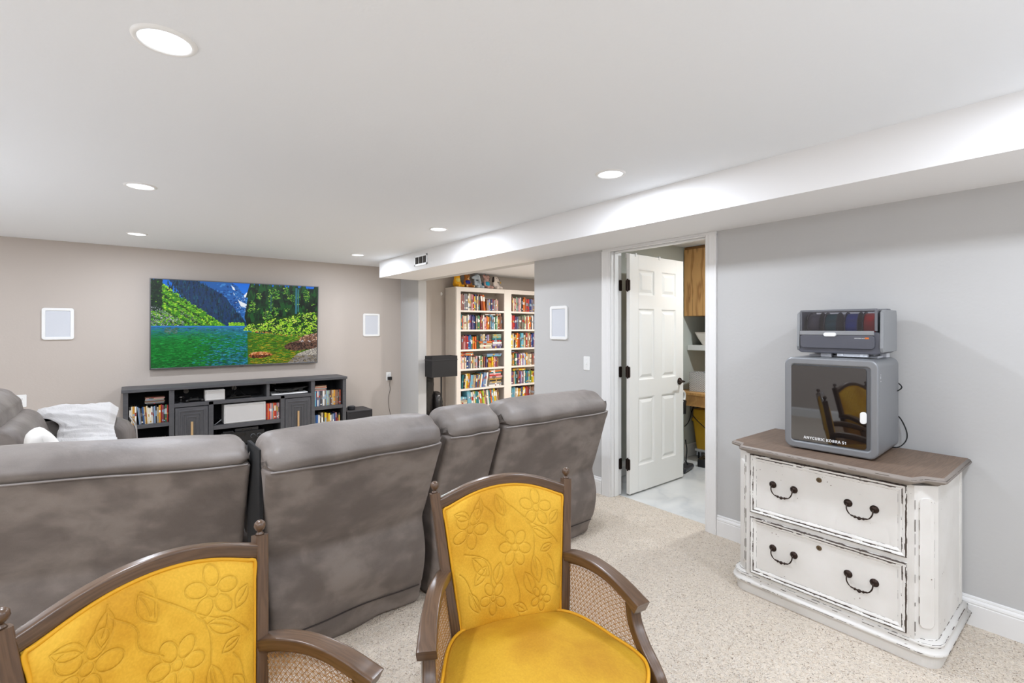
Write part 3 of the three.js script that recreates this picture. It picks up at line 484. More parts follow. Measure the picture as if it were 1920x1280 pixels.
  P('#072012', 700, 40, 760, 20, W, 20, W, 500, 690, 400, 660, 300);                                   // forest at the right
  for (let i = 0; i < 420; i++) { const x = rr(690, W), y = rr(0, 330), h = rr(30, 90); c.fillStyle = ['#0a2a12', '#0e3a18', '#06180c', '#14501c'][(rnd() * 4) | 0]; c.beginPath(); c.moveTo(x, y - h * 0.6); c.lineTo(x + h * 0.3, y + h * 0.5); c.lineTo(x - h * 0.3, y + h * 0.5); c.fill(); }
  dab(2200, 690, W, 20, 330, ['#2d7a1c', '#4f9a26', '#1a5416', '#7fb83a', '#123c12', '#a4cc4a'], 3, 9, (x, y) => vnoise(x * 0.022, y * 0.018, 4096, 5) > 0.52 && x > 690 + Math.max(0, 60 - y) * 0.6);
  for (const [x, y0, y1, w, col] of [[868, 90, 240, 9, '#2c5a5a'], [1078, 20, 260, 18, '#2f6f80'], [1102, 30, 240, 8, '#3a8090'], [826, 220, 300, 6, '#4a5a3a']]) { c.fillStyle = col; c.fillRect(x, y0, w, y1 - y0); }
  P('#123a0e', 650, 404, 690, 360, 760, 330, 840, 318, 900, 296, 980, 290, 1060, 262, 1150, 268, W, 250, W, 480, 1000, 470, 760, 430);            // sunlit shrubs
  dab(2600, 660, W, 240, 480, ['#8fd01e', '#b8e03a', '#5fa81a', '#d8ec5a', '#2d6a14', '#163f0e', '#a8d830'], 3, 10, (x, y) => y > 384 - (x - 650) * 0.26 + 30 * (vnoise(x * 0.03, 3, 4096, 8) - 0.5) && y > 246 && y < 424 + (x - 690) * 0.14 && vnoise(x * 0.035, y * 0.04, 4096, 12) > 0.33);
  dab(700, 690, W, 240, 470, ['#e8f27a', '#c8ec4a', '#f0f090'], 2, 5, (x, y) => y > 390 - (x - 650) * 0.26 && y < 420 + (x - 690) * 0.14 && vnoise(x * 0.03, y * 0.04, 4096, 14) > 0.55);
  dab(300, 720, 1180, 420, 490, ['#a0562a', '#c07a3c', '#7a3a1c', '#d89a54', '#3a2412'], 3, 8, (x, y) => Math.abs(y - (424 + (x - 720) * 0.13)) < 9);
  P('#3a6a10', 684, 428, 760, 440, 1180, 492, W, 500, W, HH, 690, HH);                                   // shallows
  for (let i = 0; i < 1500; i++) { const x = rr(690, W), y = rr(440, HH), k = (y - 440) / 280; c.globalAlpha = 0.7; c.fillStyle = k > rnd() ? ['#d8a418', '#b88410', '#e8c83a', '#8a6a10', '#5a4a0c'][(rnd() * 5) | 0] : ['#5fa81a', '#2f7a18', '#8ac020', '#1f5a14', '#b0c828'][(rnd() * 5) | 0]; c.fillRect(x, y, rr(8, 34), rr(2, 5)); } c.globalAlpha = 1;
  const rock = (pts, base, hi, lo, n) => { P(base, ...pts); const xs = pts.filter((_, i) => i % 2 === 0), ys = pts.filter((_, i) => i % 2), x0 = Math.min(...xs), x1 = Math.max(...xs), y0 = Math.min(...ys), y1 = Math.max(...ys); c.save(); c.beginPath(); c.moveTo(pts[0], pts[1]); for (let i = 2; i < pts.length; i += 2) c.lineTo(pts[i], pts[i + 1]); c.clip(); dab(n, x0, x1, y0, (y0 + y1) / 2, hi, 3, 10); dab(n, x0, x1, (y0 * 0.45 + y1 * 0.55), y1, lo, 3, 10); c.restore(); };
  rock([985, 560, 1040, 530, 1110, 510, 1150, 470, 1220, 450, W, 440, W, 590, 1180, 600, 1080, 610, 1000, 590], '#6a4a3c', ['#c89a7c', '#e0c0a4', '#a87858', '#b8b4b8'], ['#2a1a14', '#140c0a', '#3a2a24'], 160);
  rock([1100, 640, 1180, 610, W, 580, W, HH, 1020, HH], '#8a8480', ['#c0b8ac', '#9a948c', '#d8d0c0'], ['#6a645c', '#4a4440', '#8a7a5a'], 160);
  rock([690, 640, 730, 612, 800, 606, 870, 622, 900, 640, 800, 668, 720, 664], '#a0562a', ['#d89058', '#e8b080', '#b86a38'], ['#3a1c10', '#5a2c14'], 90);
  seed = s0;
});
{
  const t = thing('television', 'large flat television on the taupe wall showing a mountain lake', 'television', [1.052, 1.452, ZT + 0.05], 0);
  const W = 1.77, HH = 1.0;
  t.rotation.x = 0.055;
  part('bezel', [slab(-W / 2, W / 2, -HH / 2, -HH / 2 + 0.014, 0, 0.034, 0.003), slab(-W / 2, W / 2, HH / 2 - 0.01, HH / 2, 0, 0.034, 0.003), slab(-W / 2, -W / 2 + 0.01, -HH / 2, HH / 2, 0, 0.034, 0.003), slab(W / 2 - 0.01, W / 2, -HH / 2, HH / 2, 0, 0.034, 0.003)], mat(0x77777a, 0.3, { metalness: 0.8 }), t);
  part('back_shell', slab(-W / 2 + 0.004, W / 2 - 0.004, -HH / 2 + 0.004, HH / 2 - 0.004, -0.012, 0.024, 0.004), M.black, t);
  const scr = new THREE.PlaneGeometry(W - 0.02, HH - 0.024).translate(0, 0.002, 0.0275);
  part('screen', scr, new THREE.MeshStandardMaterial({ color: 0x050505, roughness: 0.25, emissive: 0xffffff, emissiveMap: tvPicture, emissiveIntensity: 0.82 }), t);
  part('wall_mount', [slab(-0.3, 0.3, -0.12, 0.12, -0.05, -0.011)], M.black, t);
  part('logo_bump', slab(-0.02, 0.02, -HH / 2 - 0.004, -HH / 2 + 0.002, 0.012, 0.03, 0.001), M.black, t);
}
const SZ = -6.24, SB = -6.625;                                  // stand front and back
{
  const t = thing('media_stand', 'long dark grey media stand under the television, with open shelves and two panelled doors', 'media stand', [0, 0, 0]);
  const p = (n, g, m = M.standGrey) => part(n, g, m, t);
  p('top', slab(-0.07, 2.205, 0.75, 0.782, SB, SZ + 0.012, 0.004));
  p('side_panel', slab(-0.057, -0.015, 0, 0.75, SB, SZ, 0.003)); p('side_panel', slab(2.15, 2.194, 0, 0.75, SB, SZ, 0.003));
  for (const [a, b, top] of [[0.324, 0.369, 0.75], [1.759, 1.803, 0.75], [0.678, 0.724, 0.6], [1.41, 1.455, 0.6]]) p('divider', slab(a, b, 0.06, top, SB, SZ, 0.002));
  p('divider', slab(1.258, 1.291, 0.6, 0.75, SB, SZ - 0.004, 0.002));
  p('back_board', slab(-0.02, 2.16, 0.04, 0.75, SB - 0.008, SB + 0.006), M.standDark); p('base', slab(-0.05, 2.19, 0, 0.062, SB, SZ - 0.012, 0.002));
  p('shelf', slab(-0.015, 0.324, 0.376, 0.414, SB, SZ - 0.004, 0.002)); p('shelf', slab(1.803, 2.15, 0.382, 0.425, SB, SZ - 0.004, 0.002)); p('shelf', slab(0.369, 1.759, 0.563, 0.602, SB, SZ, 0.002)); p('shelf', slab(0.724, 1.41, 0.28, 0.326, SB, SZ - 0.004, 0.002));
  for (const [a, b] of [[0.372, 0.676], [1.457, 1.757]]) {
    const w = b - a - 0.006, h = 0.49, cx = (a + b) / 2, cy = 0.065 + h / 2, d = part('door', slab(a + 0.003, b - 0.003, 0.065, 0.065 + h, SZ - 0.024, SZ - 0.003, 0.001), M.standGrey, t);
    part('door_moulding', relief(w, h, [[0, 0], [0.002, 0.004], [0.03, 0.004], [0.034, 0.009], [0.042, 0.009], [0.046, 0.003], [0.068, 0.003], [0.071, 0.008], [0.078, 0.008], [0.081, 0.002], [0.1, 0.002], [0.103, 0.007], [0.109, 0.007], [0.112, 0.001]]).translate(cx, cy, SZ - 0.003), M.standGrey, d);
    part('handle', [box(0.022, 0.2, 0.008, cx, 0.2, SZ + 0.012, 0.003), box(0.012, 0.012, 0.016, cx, 0.22, SZ + 0.004), box(0.012, 0.012, 0.016, cx, 0.37, SZ + 0.004)], M.brass, d, 'long pale brass pull');
  }
  for (const x of [0.5, 0.98, 1.42]) p('cable_port', cyl(0.026, 0.026, 0.006, 0, 0, 0, 24).rotateX(Math.PI / 2).translate(x, 0.69, SB + 0.007), mat(0xcfc6bc, 0.6));
}
const bookUnit = { cover: mergeGeometries([slab(-0.5, 0.5, 0, 1, 0.44, 0.5), slab(-0.5, -0.43, 0, 1, -0.5, 0.44), slab(0.43, 0.5, 0, 1, -0.5, 0.44)]), pages: slab(-0.43, 0.43, 0.015, 0.985, -0.48, 0.44), band: slab(-0.46, 0.46, 0, 1, 0.5, 0.507), round: (() => { const s = new THREE.Shape(); s.moveTo(-0.5, -0.5); s.lineTo(-0.5, 0.42); s.quadraticCurveTo(-0.46, 0.47, 0, 0.5); s.quadraticCurveTo(0.46, 0.47, 0.5, 0.42); s.lineTo(0.5, -0.5); s.lineTo(0.43, -0.5); s.lineTo(0.43, 0.4); s.lineTo(-0.43, 0.4); s.lineTo(-0.43, -0.5); return boxUV(new THREE.ExtrudeGeometry(s, { depth: 1, bevelEnabled: false, curveSegments: 3 }).rotateX(Math.PI / 2).translate(0, 1, 0)); })() };
const INK = { a: [0x7f97b4, 'pale blue'], b: [0x2f5f9e, 'blue'], c: [0xe8dcc0, 'cream'], d: [0x34302f, 'black'], e: [0xb9a98c, 'tan'], f: [0xc98f2e, 'gold'], g: [0x3f7a52, 'green'], h: [0x9bb49a, 'sage green'], i: [0x5c6880, 'slate'], j: [0x2c3f78, 'navy'], k: [0x8c8c90, 'grey'], l: [0xa59ab8, 'lilac'], m: [0x8a4048, 'maroon'], n: [0x85604a, 'brown'], o: [0xd8702a, 'orange'], p: [0xd49c9c, 'pink'], q: [0x6fb0c4, 'light blue'], r: [0xb8322a, 'red'], s: [0x7a7263, 'olive grey'], t: [0x2a7a7e, 'teal'], u: [0x5c4470, 'purple'], v: [0x9a9a2e, 'olive'], w: [0xece8e0, 'white'], x: [0xb0c83a, 'lime'], y: [0xe2c22a, 'yellow'], z: [0x8f3f28, 'rust'] };
const inkMat = {}, pagesMat = mat(0xe0d6c2, 0.9), bandMats = [mat(0xf0ece2, 0.6), mat(0x6a625c, 0.6), mat(0xc8a24a, 0.5), mat(0xa03028, 0.6), mat(0x8fa6b8, 0.6)];
const ink = (k) => inkMat[k] ?? (inkMat[k] = mat(INK[k][0], 0.45));
const ORD = ['first', 'second', 'third', 'fourth', 'fifth', 'sixth', 'seventh', 'eighth', 'ninth', 'tenth', 'eleventh', 'twelfth', 'thirteenth', 'fourteenth', 'fifteenth', 'sixteenth', 'seventeenth', 'eighteenth', 'nineteenth', 'twentieth', 'twenty-first', 'twenty-second', 'twenty-third', 'twenty-fourth', 'twenty-fifth', 'twenty-sixth', 'twenty-seventh', 'twenty-eighth', 'twenty-ninth', 'thirtieth', 'thirty-first', 'thirty-second', 'thirty-third', 'thirty-fourth', 'thirty-fifth', 'thirty-sixth'];
function book(name, category, k, w, h, d, pos, rot, label, group, kind = 'book') {
  const t = thing(name, label, category, pos, 0, group); t.rotation.set(...(rot || [0, 0, 0]));
  const c = part(kind === 'book' ? 'cover' : 'case', kind === 'book' && w > 0.028 ? bookUnit.round : bookUnit.cover, ink(k), t); c.scale.set(w, h, d);
  const q = part(kind === 'book' ? 'pages' : 'tray', bookUnit.pages, kind === 'book' ? pagesMat : M.black, t); q.scale.set(w, h, d);
  const n = w > 0.012 ? 1 + ((rnd() * 2) | 0) : (rnd() < 0.5 ? 1 : 0);
  for (let i = 0; i < n; i++) { const b = part('spine_band', bookUnit.band, bandMats[(rnd() * 5) | 0], t), bh = h * rr(0.05, i ? 0.1 : 0.34); b.scale.set(w * 0.9, bh, d); b.position.y = i ? h * rr(0.06, 0.16) : h * rr(0.4, 0.6); }
  return t;
}
// standing row from x0 to x1: letters pick the colour; widths are shared out to fill the row; lean in radians by position
function row(str, x0, x1, y, z, hh, dd, where, group, o = {}) {
  const ws = [...str].map((ch) => (ch === ch.toUpperCase() ? 1.75 : 1) * rr(0.75, 1.3)), sum = ws.reduce((a, b) => a + b), sc = (x1 - x0) / sum; let x = x0;
  [...str].forEach((ch, i) => {
    const k = ch.toLowerCase(), w = ws[i] * sc * 0.94, h = hh * (o.same ? rr(0.985, 1) : rr(0.84, 1)), d = dd * rr(0.9, 1), lean = o.lean ? o.lean(i / str.length) : 0, cx = x + ws[i] * sc / 2;
    book(o.name || 'book', o.category || 'book', k, w * Math.cos(lean), h, d, [cx, y + Math.abs(Math.sin(lean)) * w / 2 + 0.0004, z - d / 2 - (o.same ? 0.004 : rr(0, 0.02))], [0, 0, lean], `${INK[k][1]} ${o.noun || 'book'}, ${ORD[i]} from left, ${where}`, group, o.kind);
    x += ws[i] * sc;
  });
}
// flat stack, bottom first; the spines face the room
function stack(str, x0, x1, y, z, th, dd, where, group, o = {}) {
  let yy = y;
  [...str].forEach((ch, i) => {
    const t = th * rr(0.8, 1.25), w = (x1 - x0) * rr(0.88, 1), cx = (x0 + x1) / 2 + rr(-0.5, 0.5) * ((x1 - x0) - w), pos = str.length === 1 ? '' : i === 0 ? ', lowest' : i === str.length - 1 ? ', topmost' : ', ' + ORD[i] + ' up';
    book(o.name || 'book', o.category || 'book', ch, t * 0.97, w, dd, [cx + w / 2, yy + t / 2, z - dd / 2 - rr(0, 0.02)], [0, 0, Math.PI / 2], `${INK[ch][1]} ${o.noun || 'book'} lying flat${pos}, ${where}`, group, o.kind);
    yy += t;
  });
  return yy;
}
const DV = { name: 'dvd_case', category: 'disc case', noun: 'disc case', kind: 'dvd', same: true }, G1 = 'disc cases in the media stand';
row('dcFw', -0.008, 0.052, 0.4145, SZ - 0.03, 0.19, 0.137, 'upright start of the upper left stand shelf', G1, DV);
row('akdbefcwcwkadefrmdgr', 0.074, 0.318, 0.4145, SZ - 0.03, 0.19, 0.137, 'upper left shelf of the media stand', G1, { ...DV, same: false, lean: (v) => (v < 0.75 ? 0.1 * (1 - v / 0.75) : 0) });
stack('dkenkepn', 0.12, 0.29, 0.612, SZ - 0.05, 0.0085, 0.13, 'above the upper left row of the stand', G1, DV);
row('dkdnisdendn', 0.05, 0.31, 0.0625, SZ - 0.03, 0.19, 0.137, 'lower left shelf of the media stand', G1, { ...DV, lean: (v) => 0.05 });
row('qjwidkwsahkdnefnndz', 1.81, 2.135, 0.4255, SZ - 0.03, 0.19, 0.137, 'upper right shelf of the media stand', G1, { ...DV });
stack('pekcren', 1.815, 1.965, 0.6165, SZ - 0.04, 0.0085, 0.13, 'above the upper right row of the stand', G1, DV);
row('abwkedyfywkajpdd', 1.81, 2.125, 0.0625, SZ - 0.03, 0.28, 0.15, 'lower right shelf of the media stand', G1, { ...DV, same: false });
row('rorpkorrkp', 1.262, 1.402, 0.3265, SZ - 0.03, 0.19, 0.137, 'beside the white speaker in the stand', G1, { ...DV });
{
  const spk = (name, label, x, y, z, w, h, d) => { const t = thing(name, label, 'speaker', [x, y, z]); part('cabinet', slab(-w / 2, w / 2, 0, h, -d, 0, 0.008), mat(0xd9d6d2, 0.5), t); part('grille', relief(w - 0.012, h - 0.012, [[0, 0], [0.004, 0.004], [0.012, 0.004], [0.016, 0.001]]).translate(0, h / 2, 0.0005), mat(0xc4c2c0, 0.85), t); part('badge', slab(w * 0.42, w * 0.45, 0.014, 0.02, 0.0015, 0.0035), M.silver, t); };
  spk('centre_speaker', 'large white box speaker on the middle shelf of the media stand', 1.04, 0.3265, SZ - 0.016, 0.424, 0.218, 0.22);
  spk('bookshelf_speaker', 'small white box speaker on the upper shelf of the media stand', 0.741, 0.6025, SZ - 0.016, 0.19, 0.12, 0.13);
  let t = thing('receiver', 'black audio receiver with two round knobs on the bottom shelf of the media stand', 'receiver', [1.02, 0.0625, SZ - 0.03]);
  part('casing', slab(-0.22, 0.22, 0.014, 0.16, -0.3, 0, 0.004), M.black, t); part('display', slab(-0.2, 0.02, 0.11, 0.14, 0, 0.003), M.blackGloss, t);
  for (const x of [0.1, 0.165]) { const k = part('knob', cyl(0.024, 0.022, 0.02, 0, 0, 0, 24).rotateX(Math.PI / 2).translate(x, 0.095, 0), M.black, t); part('knob_ring', new THREE.TorusGeometry(0.024, 0.0022, 8, 28).translate(x, 0.095, 0.002), M.silver, k); }
  for (const x of [-0.18, 0.18]) part('foot', cyl(0.018, 0.018, 0.014, x, 0, -0.04), M.rubber, t);
  part('lettering', slab(-0.205, -0.17, 0.146, 0.152, 0, 0.0012), M.silver, t);
  t = thing('cable_box', 'slim black cable box lying on top of the receiver', 'cable box', [1.06, 0.2225, SZ - 0.05]); part('casing', slab(-0.12, 0.12, 0, 0.035, -0.18, 0, 0.003), mat(0x2a2a2c, 0.4), t); part('display', slab(-0.05, 0.05, 0.01, 0.024, 0, 0.002), M.blackGloss, t);
  t = thing('remote_control', 'black remote control lying beside the slim box on the receiver', 'remote', [0.87, 0.2225, SZ - 0.04]); part('body', box(0.11, 0.016, 0.04, 0, 0, 0, 0.006), M.black, t); for (let i = 0; i < 5; i++) part('button', cyl(0.004, 0.004, 0.004, -0.04 + i * 0.02, 0.015, 0, 10), M.silver, t);
  t = thing('router', 'small black webcam unit on the upper left shelf of the media stand', 'camera', [0.43, 0.6025, SZ - 0.07]); part('base', lathe([[0, 0], [0.04, 0], [0.042, 0.006], [0.03, 0.012], [0.012, 0.02], [0.01, 0.045], [0, 0.046]]), M.black, t); part('head', ball(0.026, 0, 0.06, 0, 1.3, 0.8, 1), M.blackGloss, t); part('eye', ball(0.008, 0.0, 0.062, 0.022), M.chrome, t);
  t = thing('game_controller', 'black game controller lying on the upper left shelf of the media stand', 'controller', [0.55, 0.606, SZ - 0.06]); part('shell', blob([[-0.05, 0.02, 0, 0.05, 0.02, 0, 0.02, 0.02], [-0.055, 0.02, 0, -0.07, 0.016, 0.05, 0.02, 0.013], [0.055, 0.02, 0, 0.07, 0.016, 0.05, 0.02, 0.013]], [0, 0.02, 0.02], 0.11, 30), M.black, t); for (const x of [-0.03, 0.03]) part('thumb_stick', cyl(0.008, 0.01, 0.012, x, 0.034, 0.01, 14), M.rubber, t);
  t = thing('streaming_box', 'flat black box with tangled cables on the upper shelf of the media stand', 'media player', [1.0, 0.6025, SZ - 0.05]); part('casing', slab(-0.12, 0.1, 0, 0.03, -0.12, 0.02, 0.01), M.blackGloss, t);
  part('cable', tube([[-0.09, 0.02, -0.09], [-0.04, 0.1, -0.2], [-0.02, 0.12, -0.25], [0.0, 0.09, -0.16], [0.05, 0.03, -0.03], [0.12, 0.006, 0.0], [0.2, 0.006, -0.05]], 0.004, 50, 6), M.rubber, t); part('cable', tube([[0.04, 0.03, -0.1], [0.01, 0.1, -0.22], [-0.03, 0.07, -0.14], [-0.08, 0.04, -0.02], [-0.14, 0.006, -0.02]], 0.004, 50, 6), M.rubber, t);
  t = thing('game_console', 'shiny black game console on a white stand, upper right shelf of the media stand', 'game console', [1.535, 0.603, SZ - 0.04]); t.scale.x = 0.9;
  part('tray', [loft([[V3(-0.24, 0.002, -0.2), V3(-0.24, 0.002, 0.01), V3(-0.24, 0.012, 0.012), V3(-0.22, 0.03, -0.2)], [V3(0.21, 0.002, -0.2), V3(0.21, 0.002, 0.015), V3(0.21, 0.02, 0.015), V3(0.19, 0.03, -0.2)]])], M.white, t);
  part('shell', loft([[V3(-0.2, 0.06, -0.22), V3(-0.2, 0.05, 0.0), V3(-0.21, 0.09, 0.012), V3(-0.2, 0.11, -0.22)], [V3(0.0, 0.04, -0.22), V3(0.0, 0.034, 0.006), V3(0, 0.075, 0.022), V3(0, 0.1, -0.22)], [V3(0.215, 0.075, -0.22), V3(0.215, 0.07, 0.0), V3(0.22, 0.095, 0.012), V3(0.21, 0.12, -0.22)]].map((r) => r)), M.blackGloss, t); part('foot', [box(0.05, 0.05, 0.1, -0.1, 0.01, -0.1), box(0.05, 0.06, 0.1, 0.14, 0.015, -0.1)], M.black, t);
  t = thing('tablet', 'grey tablet leaning beside the white speaker on the middle shelf', 'tablet', [0.752, 0.3275, SZ - 0.07], 0.12); const tb = part('body', box(0.006, 0.085, 0.08, 0, 0, 0, 0.002).rotateZ(-0.95).translate(-0.02, 0.003, 0), M.silver, t); part('glass', box(0.002, 0.075, 0.07, -0.004, 0.005, 0).rotateZ(-0.95).translate(-0.02, 0.003, 0), M.blackGloss, t);
  t = thing('subwoofer', 'dark grey subwoofer box on the floor right of the media stand', 'subwoofer', [2.376, 0, SZ - 0.0]); part('cabinet', slab(-0.17, 0.17, 0.012, 0.323, -0.34, 0, 0.006), mat(0x3c3a3c, 0.5), t); part('grille', relief(0.33, 0.3, [[0, 0], [0.004, 0.006], [0.012, 0.006], [0.016, 0.004]]).translate(0, 0.167, 0.0005), mat(0x2c2a2b, 0.95), t); for (const x of [-0.14, 0.14]) part('foot', cyl(0.015, 0.015, 0.012, x, 0, -0.03), M.rubber, t);
  t = thing('smart_speaker', 'small round dark speaker puck on the subwoofer', 'speaker', [2.315, 0.3235, SZ - 0.15]); part('body', lathe([[0, 0], [0.046, 0], [0.05, 0.006], [0.05, 0.036], [0.046, 0.042], [0, 0.043]]), mat(0x2b2b2e, 0.8), t); part('light_ring', new THREE.TorusGeometry(0.042, 0.0015, 6, 32).rotateX(Math.PI / 2).translate(0, 0.0428, 0), M.silver, t);
}
// ------------------------------------------------------------------ library: bookcase, books, plush toys, lamp, leather chair
const BZ = -6.31, BB = -6.63;
{
  const t = thing('bookcase', 'tall cream painted built-in bookcase with two bays of shelves', 'bookcase', [0, 0, 0]);
  const p = (n, g, m = M.shelfWhite) => part(n, g, m, t);
  p('side_panel', slab(3.892, 3.94, 0, 2.03, BB, BZ - 0.01, 0.002));
  part('panel_moulding', relief(0.24, 1.3, [[0, 0], [0.006, 0.003], [0.014, -0.006], [0.03, -0.007]]).rotateY(-Math.PI / 2).translate(3.8915, 1.27, -6.47), M.shelfWhite, t.children[0]); part('panel_moulding', relief(0.24, 0.44, [[0, 0], [0.006, 0.003], [0.014, -0.006], [0.03, -0.007]]).rotateY(-Math.PI / 2).translate(3.8915, 0.34, -6.47), M.shelfWhite, t.children[0]);
  p('side_panel', slab(5.80, 5.85, 0, 2.03, BB, BZ - 0.01, 0.002)); p('back_board', slab(3.92, 5.82, 0, 2.03, BB - 0.01, BB + 0.006), M.shelfIn);
  p('stile', slab(3.899, 3.977, 0.08, 2.035, BZ - 0.02, BZ + 0.002, 0.002)); p('stile', slab(4.815, 4.963, 0.08, 2.035, BZ - 0.02, BZ + 0.002, 0.002)); p('stile', slab(5.78, 5.86, 0.08, 2.035, BZ - 0.02, BZ + 0.002, 0.002));
  p('divider', slab(4.86, 4.92, 0.08, 1.98, BB, BZ - 0.02));
  p('top', slab(3.885, 5.865, 2.02, 2.036, BB, BZ + 0.004, 0.003)); p('top_rail', slab(3.977, 4.815, 1.968, 2.022, BZ - 0.02, BZ, 0.001)); p('top_rail', slab(4.963, 5.78, 1.968, 2.022, BZ - 0.02, BZ, 0.001)); p('base', slab(3.892, 5.85, 0, 0.085, BB, BZ, 0.002));
  for (const y of [1.652, 1.352, 1.045, 0.745, 0.437, 0.15]) for (const [a, b] of [[3.94, 4.86], [4.92, 5.8]]) p('shelf', slab(a, b, y, y + 0.029, BB, BZ - 0.002, 0.002));
}
const sh = [1.6815, 1.3815, 1.0745, 0.7745, 0.4665, 0.1795], LB = [3.985, 4.80], RB = [4.972, 5.6], GB = 'books in the cream bookcase', SHN = ['top', 'second', 'third', 'fourth', 'fifth', 'sixth'];
const L_ = (i, s) => `${SHN[i]} shelf of the left bay`, R_ = (i) => `${SHN[i]} shelf of the right bay`, BF = BZ - 0.03;
row('cznmkKwCpryjcnt', LB[0], 4.36, sh[0], BF, 0.262, 0.19, L_(0), GB); row('zo', 4.398, 4.488, sh[0], BF, 0.275, 0.19, L_(0) + ', leaning pair', GB, { lean: () => 0.12 }); row('nkldjmkpep', 4.50, 4.735, sh[0], BF - 0.02, 0.2, 0.16, L_(0) + ', short group', GB);
row('htrcCewluujjdeggmmnwpdofnqaQwgheznn', LB[0], LB[1], sh[1], BF, 0.232, 0.17, L_(1), GB); stack('wn', 4.48, 4.68, sh[1] + 0.2335, BF - 0.02, 0.014, 0.13, 'over the second shelf, left bay middle', GB); stack('ow', 4.7, 4.8, sh[1] + 0.2335, BF - 0.02, 0.016, 0.13, 'over the second shelf, left bay end', GB);
row('smnpmRbBgOodg', LB[0], 4.34, sh[2], BF, 0.225, 0.17, L_(2), GB);
{ let y = stack('eceo', 4.355, 4.60, sh[2], BF, 0.03, 0.17, 'third shelf middle pile, left bay', GB); row('kecduln', 4.37, 4.57, y, BF, 0.115, 0.12, 'atop the third shelf middle pile', GB, { noun: 'small book' }); stack('ulwrthh', 4.615, 4.80, sh[2], BF - 0.01, 0.03, 0.17, 'third shelf right pile, left bay', GB); }
row('cpcpcijiicsenpkdwgedn', LB[0], 4.46, sh[3], BF, 0.2, 0.15, L_(3), GB); stack('oho', 3.99, 4.25, sh[3] + 0.2015, BF - 0.01, 0.016, 0.15, 'over the fourth shelf, left bay start', GB); row('udfFyfpumn', 4.475, 4.72, sh[3], BF, 0.17, 0.12, L_(3) + ', paperbacks', GB); stack('qa', 4.49, 4.79, sh[3] + 0.1715, BF, 0.02, 0.16, 'over the fourth shelf paperbacks', GB);
row('tdcyfmqqkenjvmtfwbaaw', 4.02, 4.49, sh[4], BF, 0.235, 0.17, L_(4), GB, { lean: (v) => -0.1 - 0.06 * v }); stack('wkedfeprptoe', 4.545, 4.80, sh[4], BF, 0.0215, 0.18, 'fifth shelf, left bay', GB);
stack('yccekq', LB[0], 4.12, sh[5], BF, 0.024, 0.16, 'sixth shelf, left bay', GB); row('QqqWcvtTwonxXpnkwhtorqkYenn', 4.135, 4.75, sh[5], BF, 0.25, 0.17, L_(5), GB, { lean: (v) => 0.1 + 0.04 * v });
row('zncmphkppwdoonRRJlknmcet', RB[0], RB[1], sh[0], BF, 0.25, 0.18, R_(0), GB); row('oprrudisSShcmrcoodwkabn', RB[0], RB[1], sh[1], BF, 0.245, 0.17, R_(1), GB); row('vycdkYoztqQcnremvmbjrkanc', RB[0], RB[1], sh[2], BF, 0.25, 0.17, R_(2), GB); row('pefnglupmwlwafeecdnkrtb', RB[0], RB[1], sh[3], BF, 0.21, 0.16, R_(3), GB); row('mumetdnulnuwttbhgvykmnc', RB[0], RB[1], sh[4], BF, 0.225, 0.17, R_(4), GB); row('tqqecfvubyozrmmennkdea', RB[0], RB[1], sh[5], BF, 0.235, 0.17, R_(5), GB, { lean: () => -0.07 });
stack('md', 4.985, 5.16, sh[3] + 0.2115, BF - 0.02, 0.016, 0.14, 'over the fourth shelf, right bay', GB); stack('yf', 5.03, 5.3, sh[4] + 0.2265, BF, 0.016, 0.15, 'over the fifth shelf, right bay', GB);
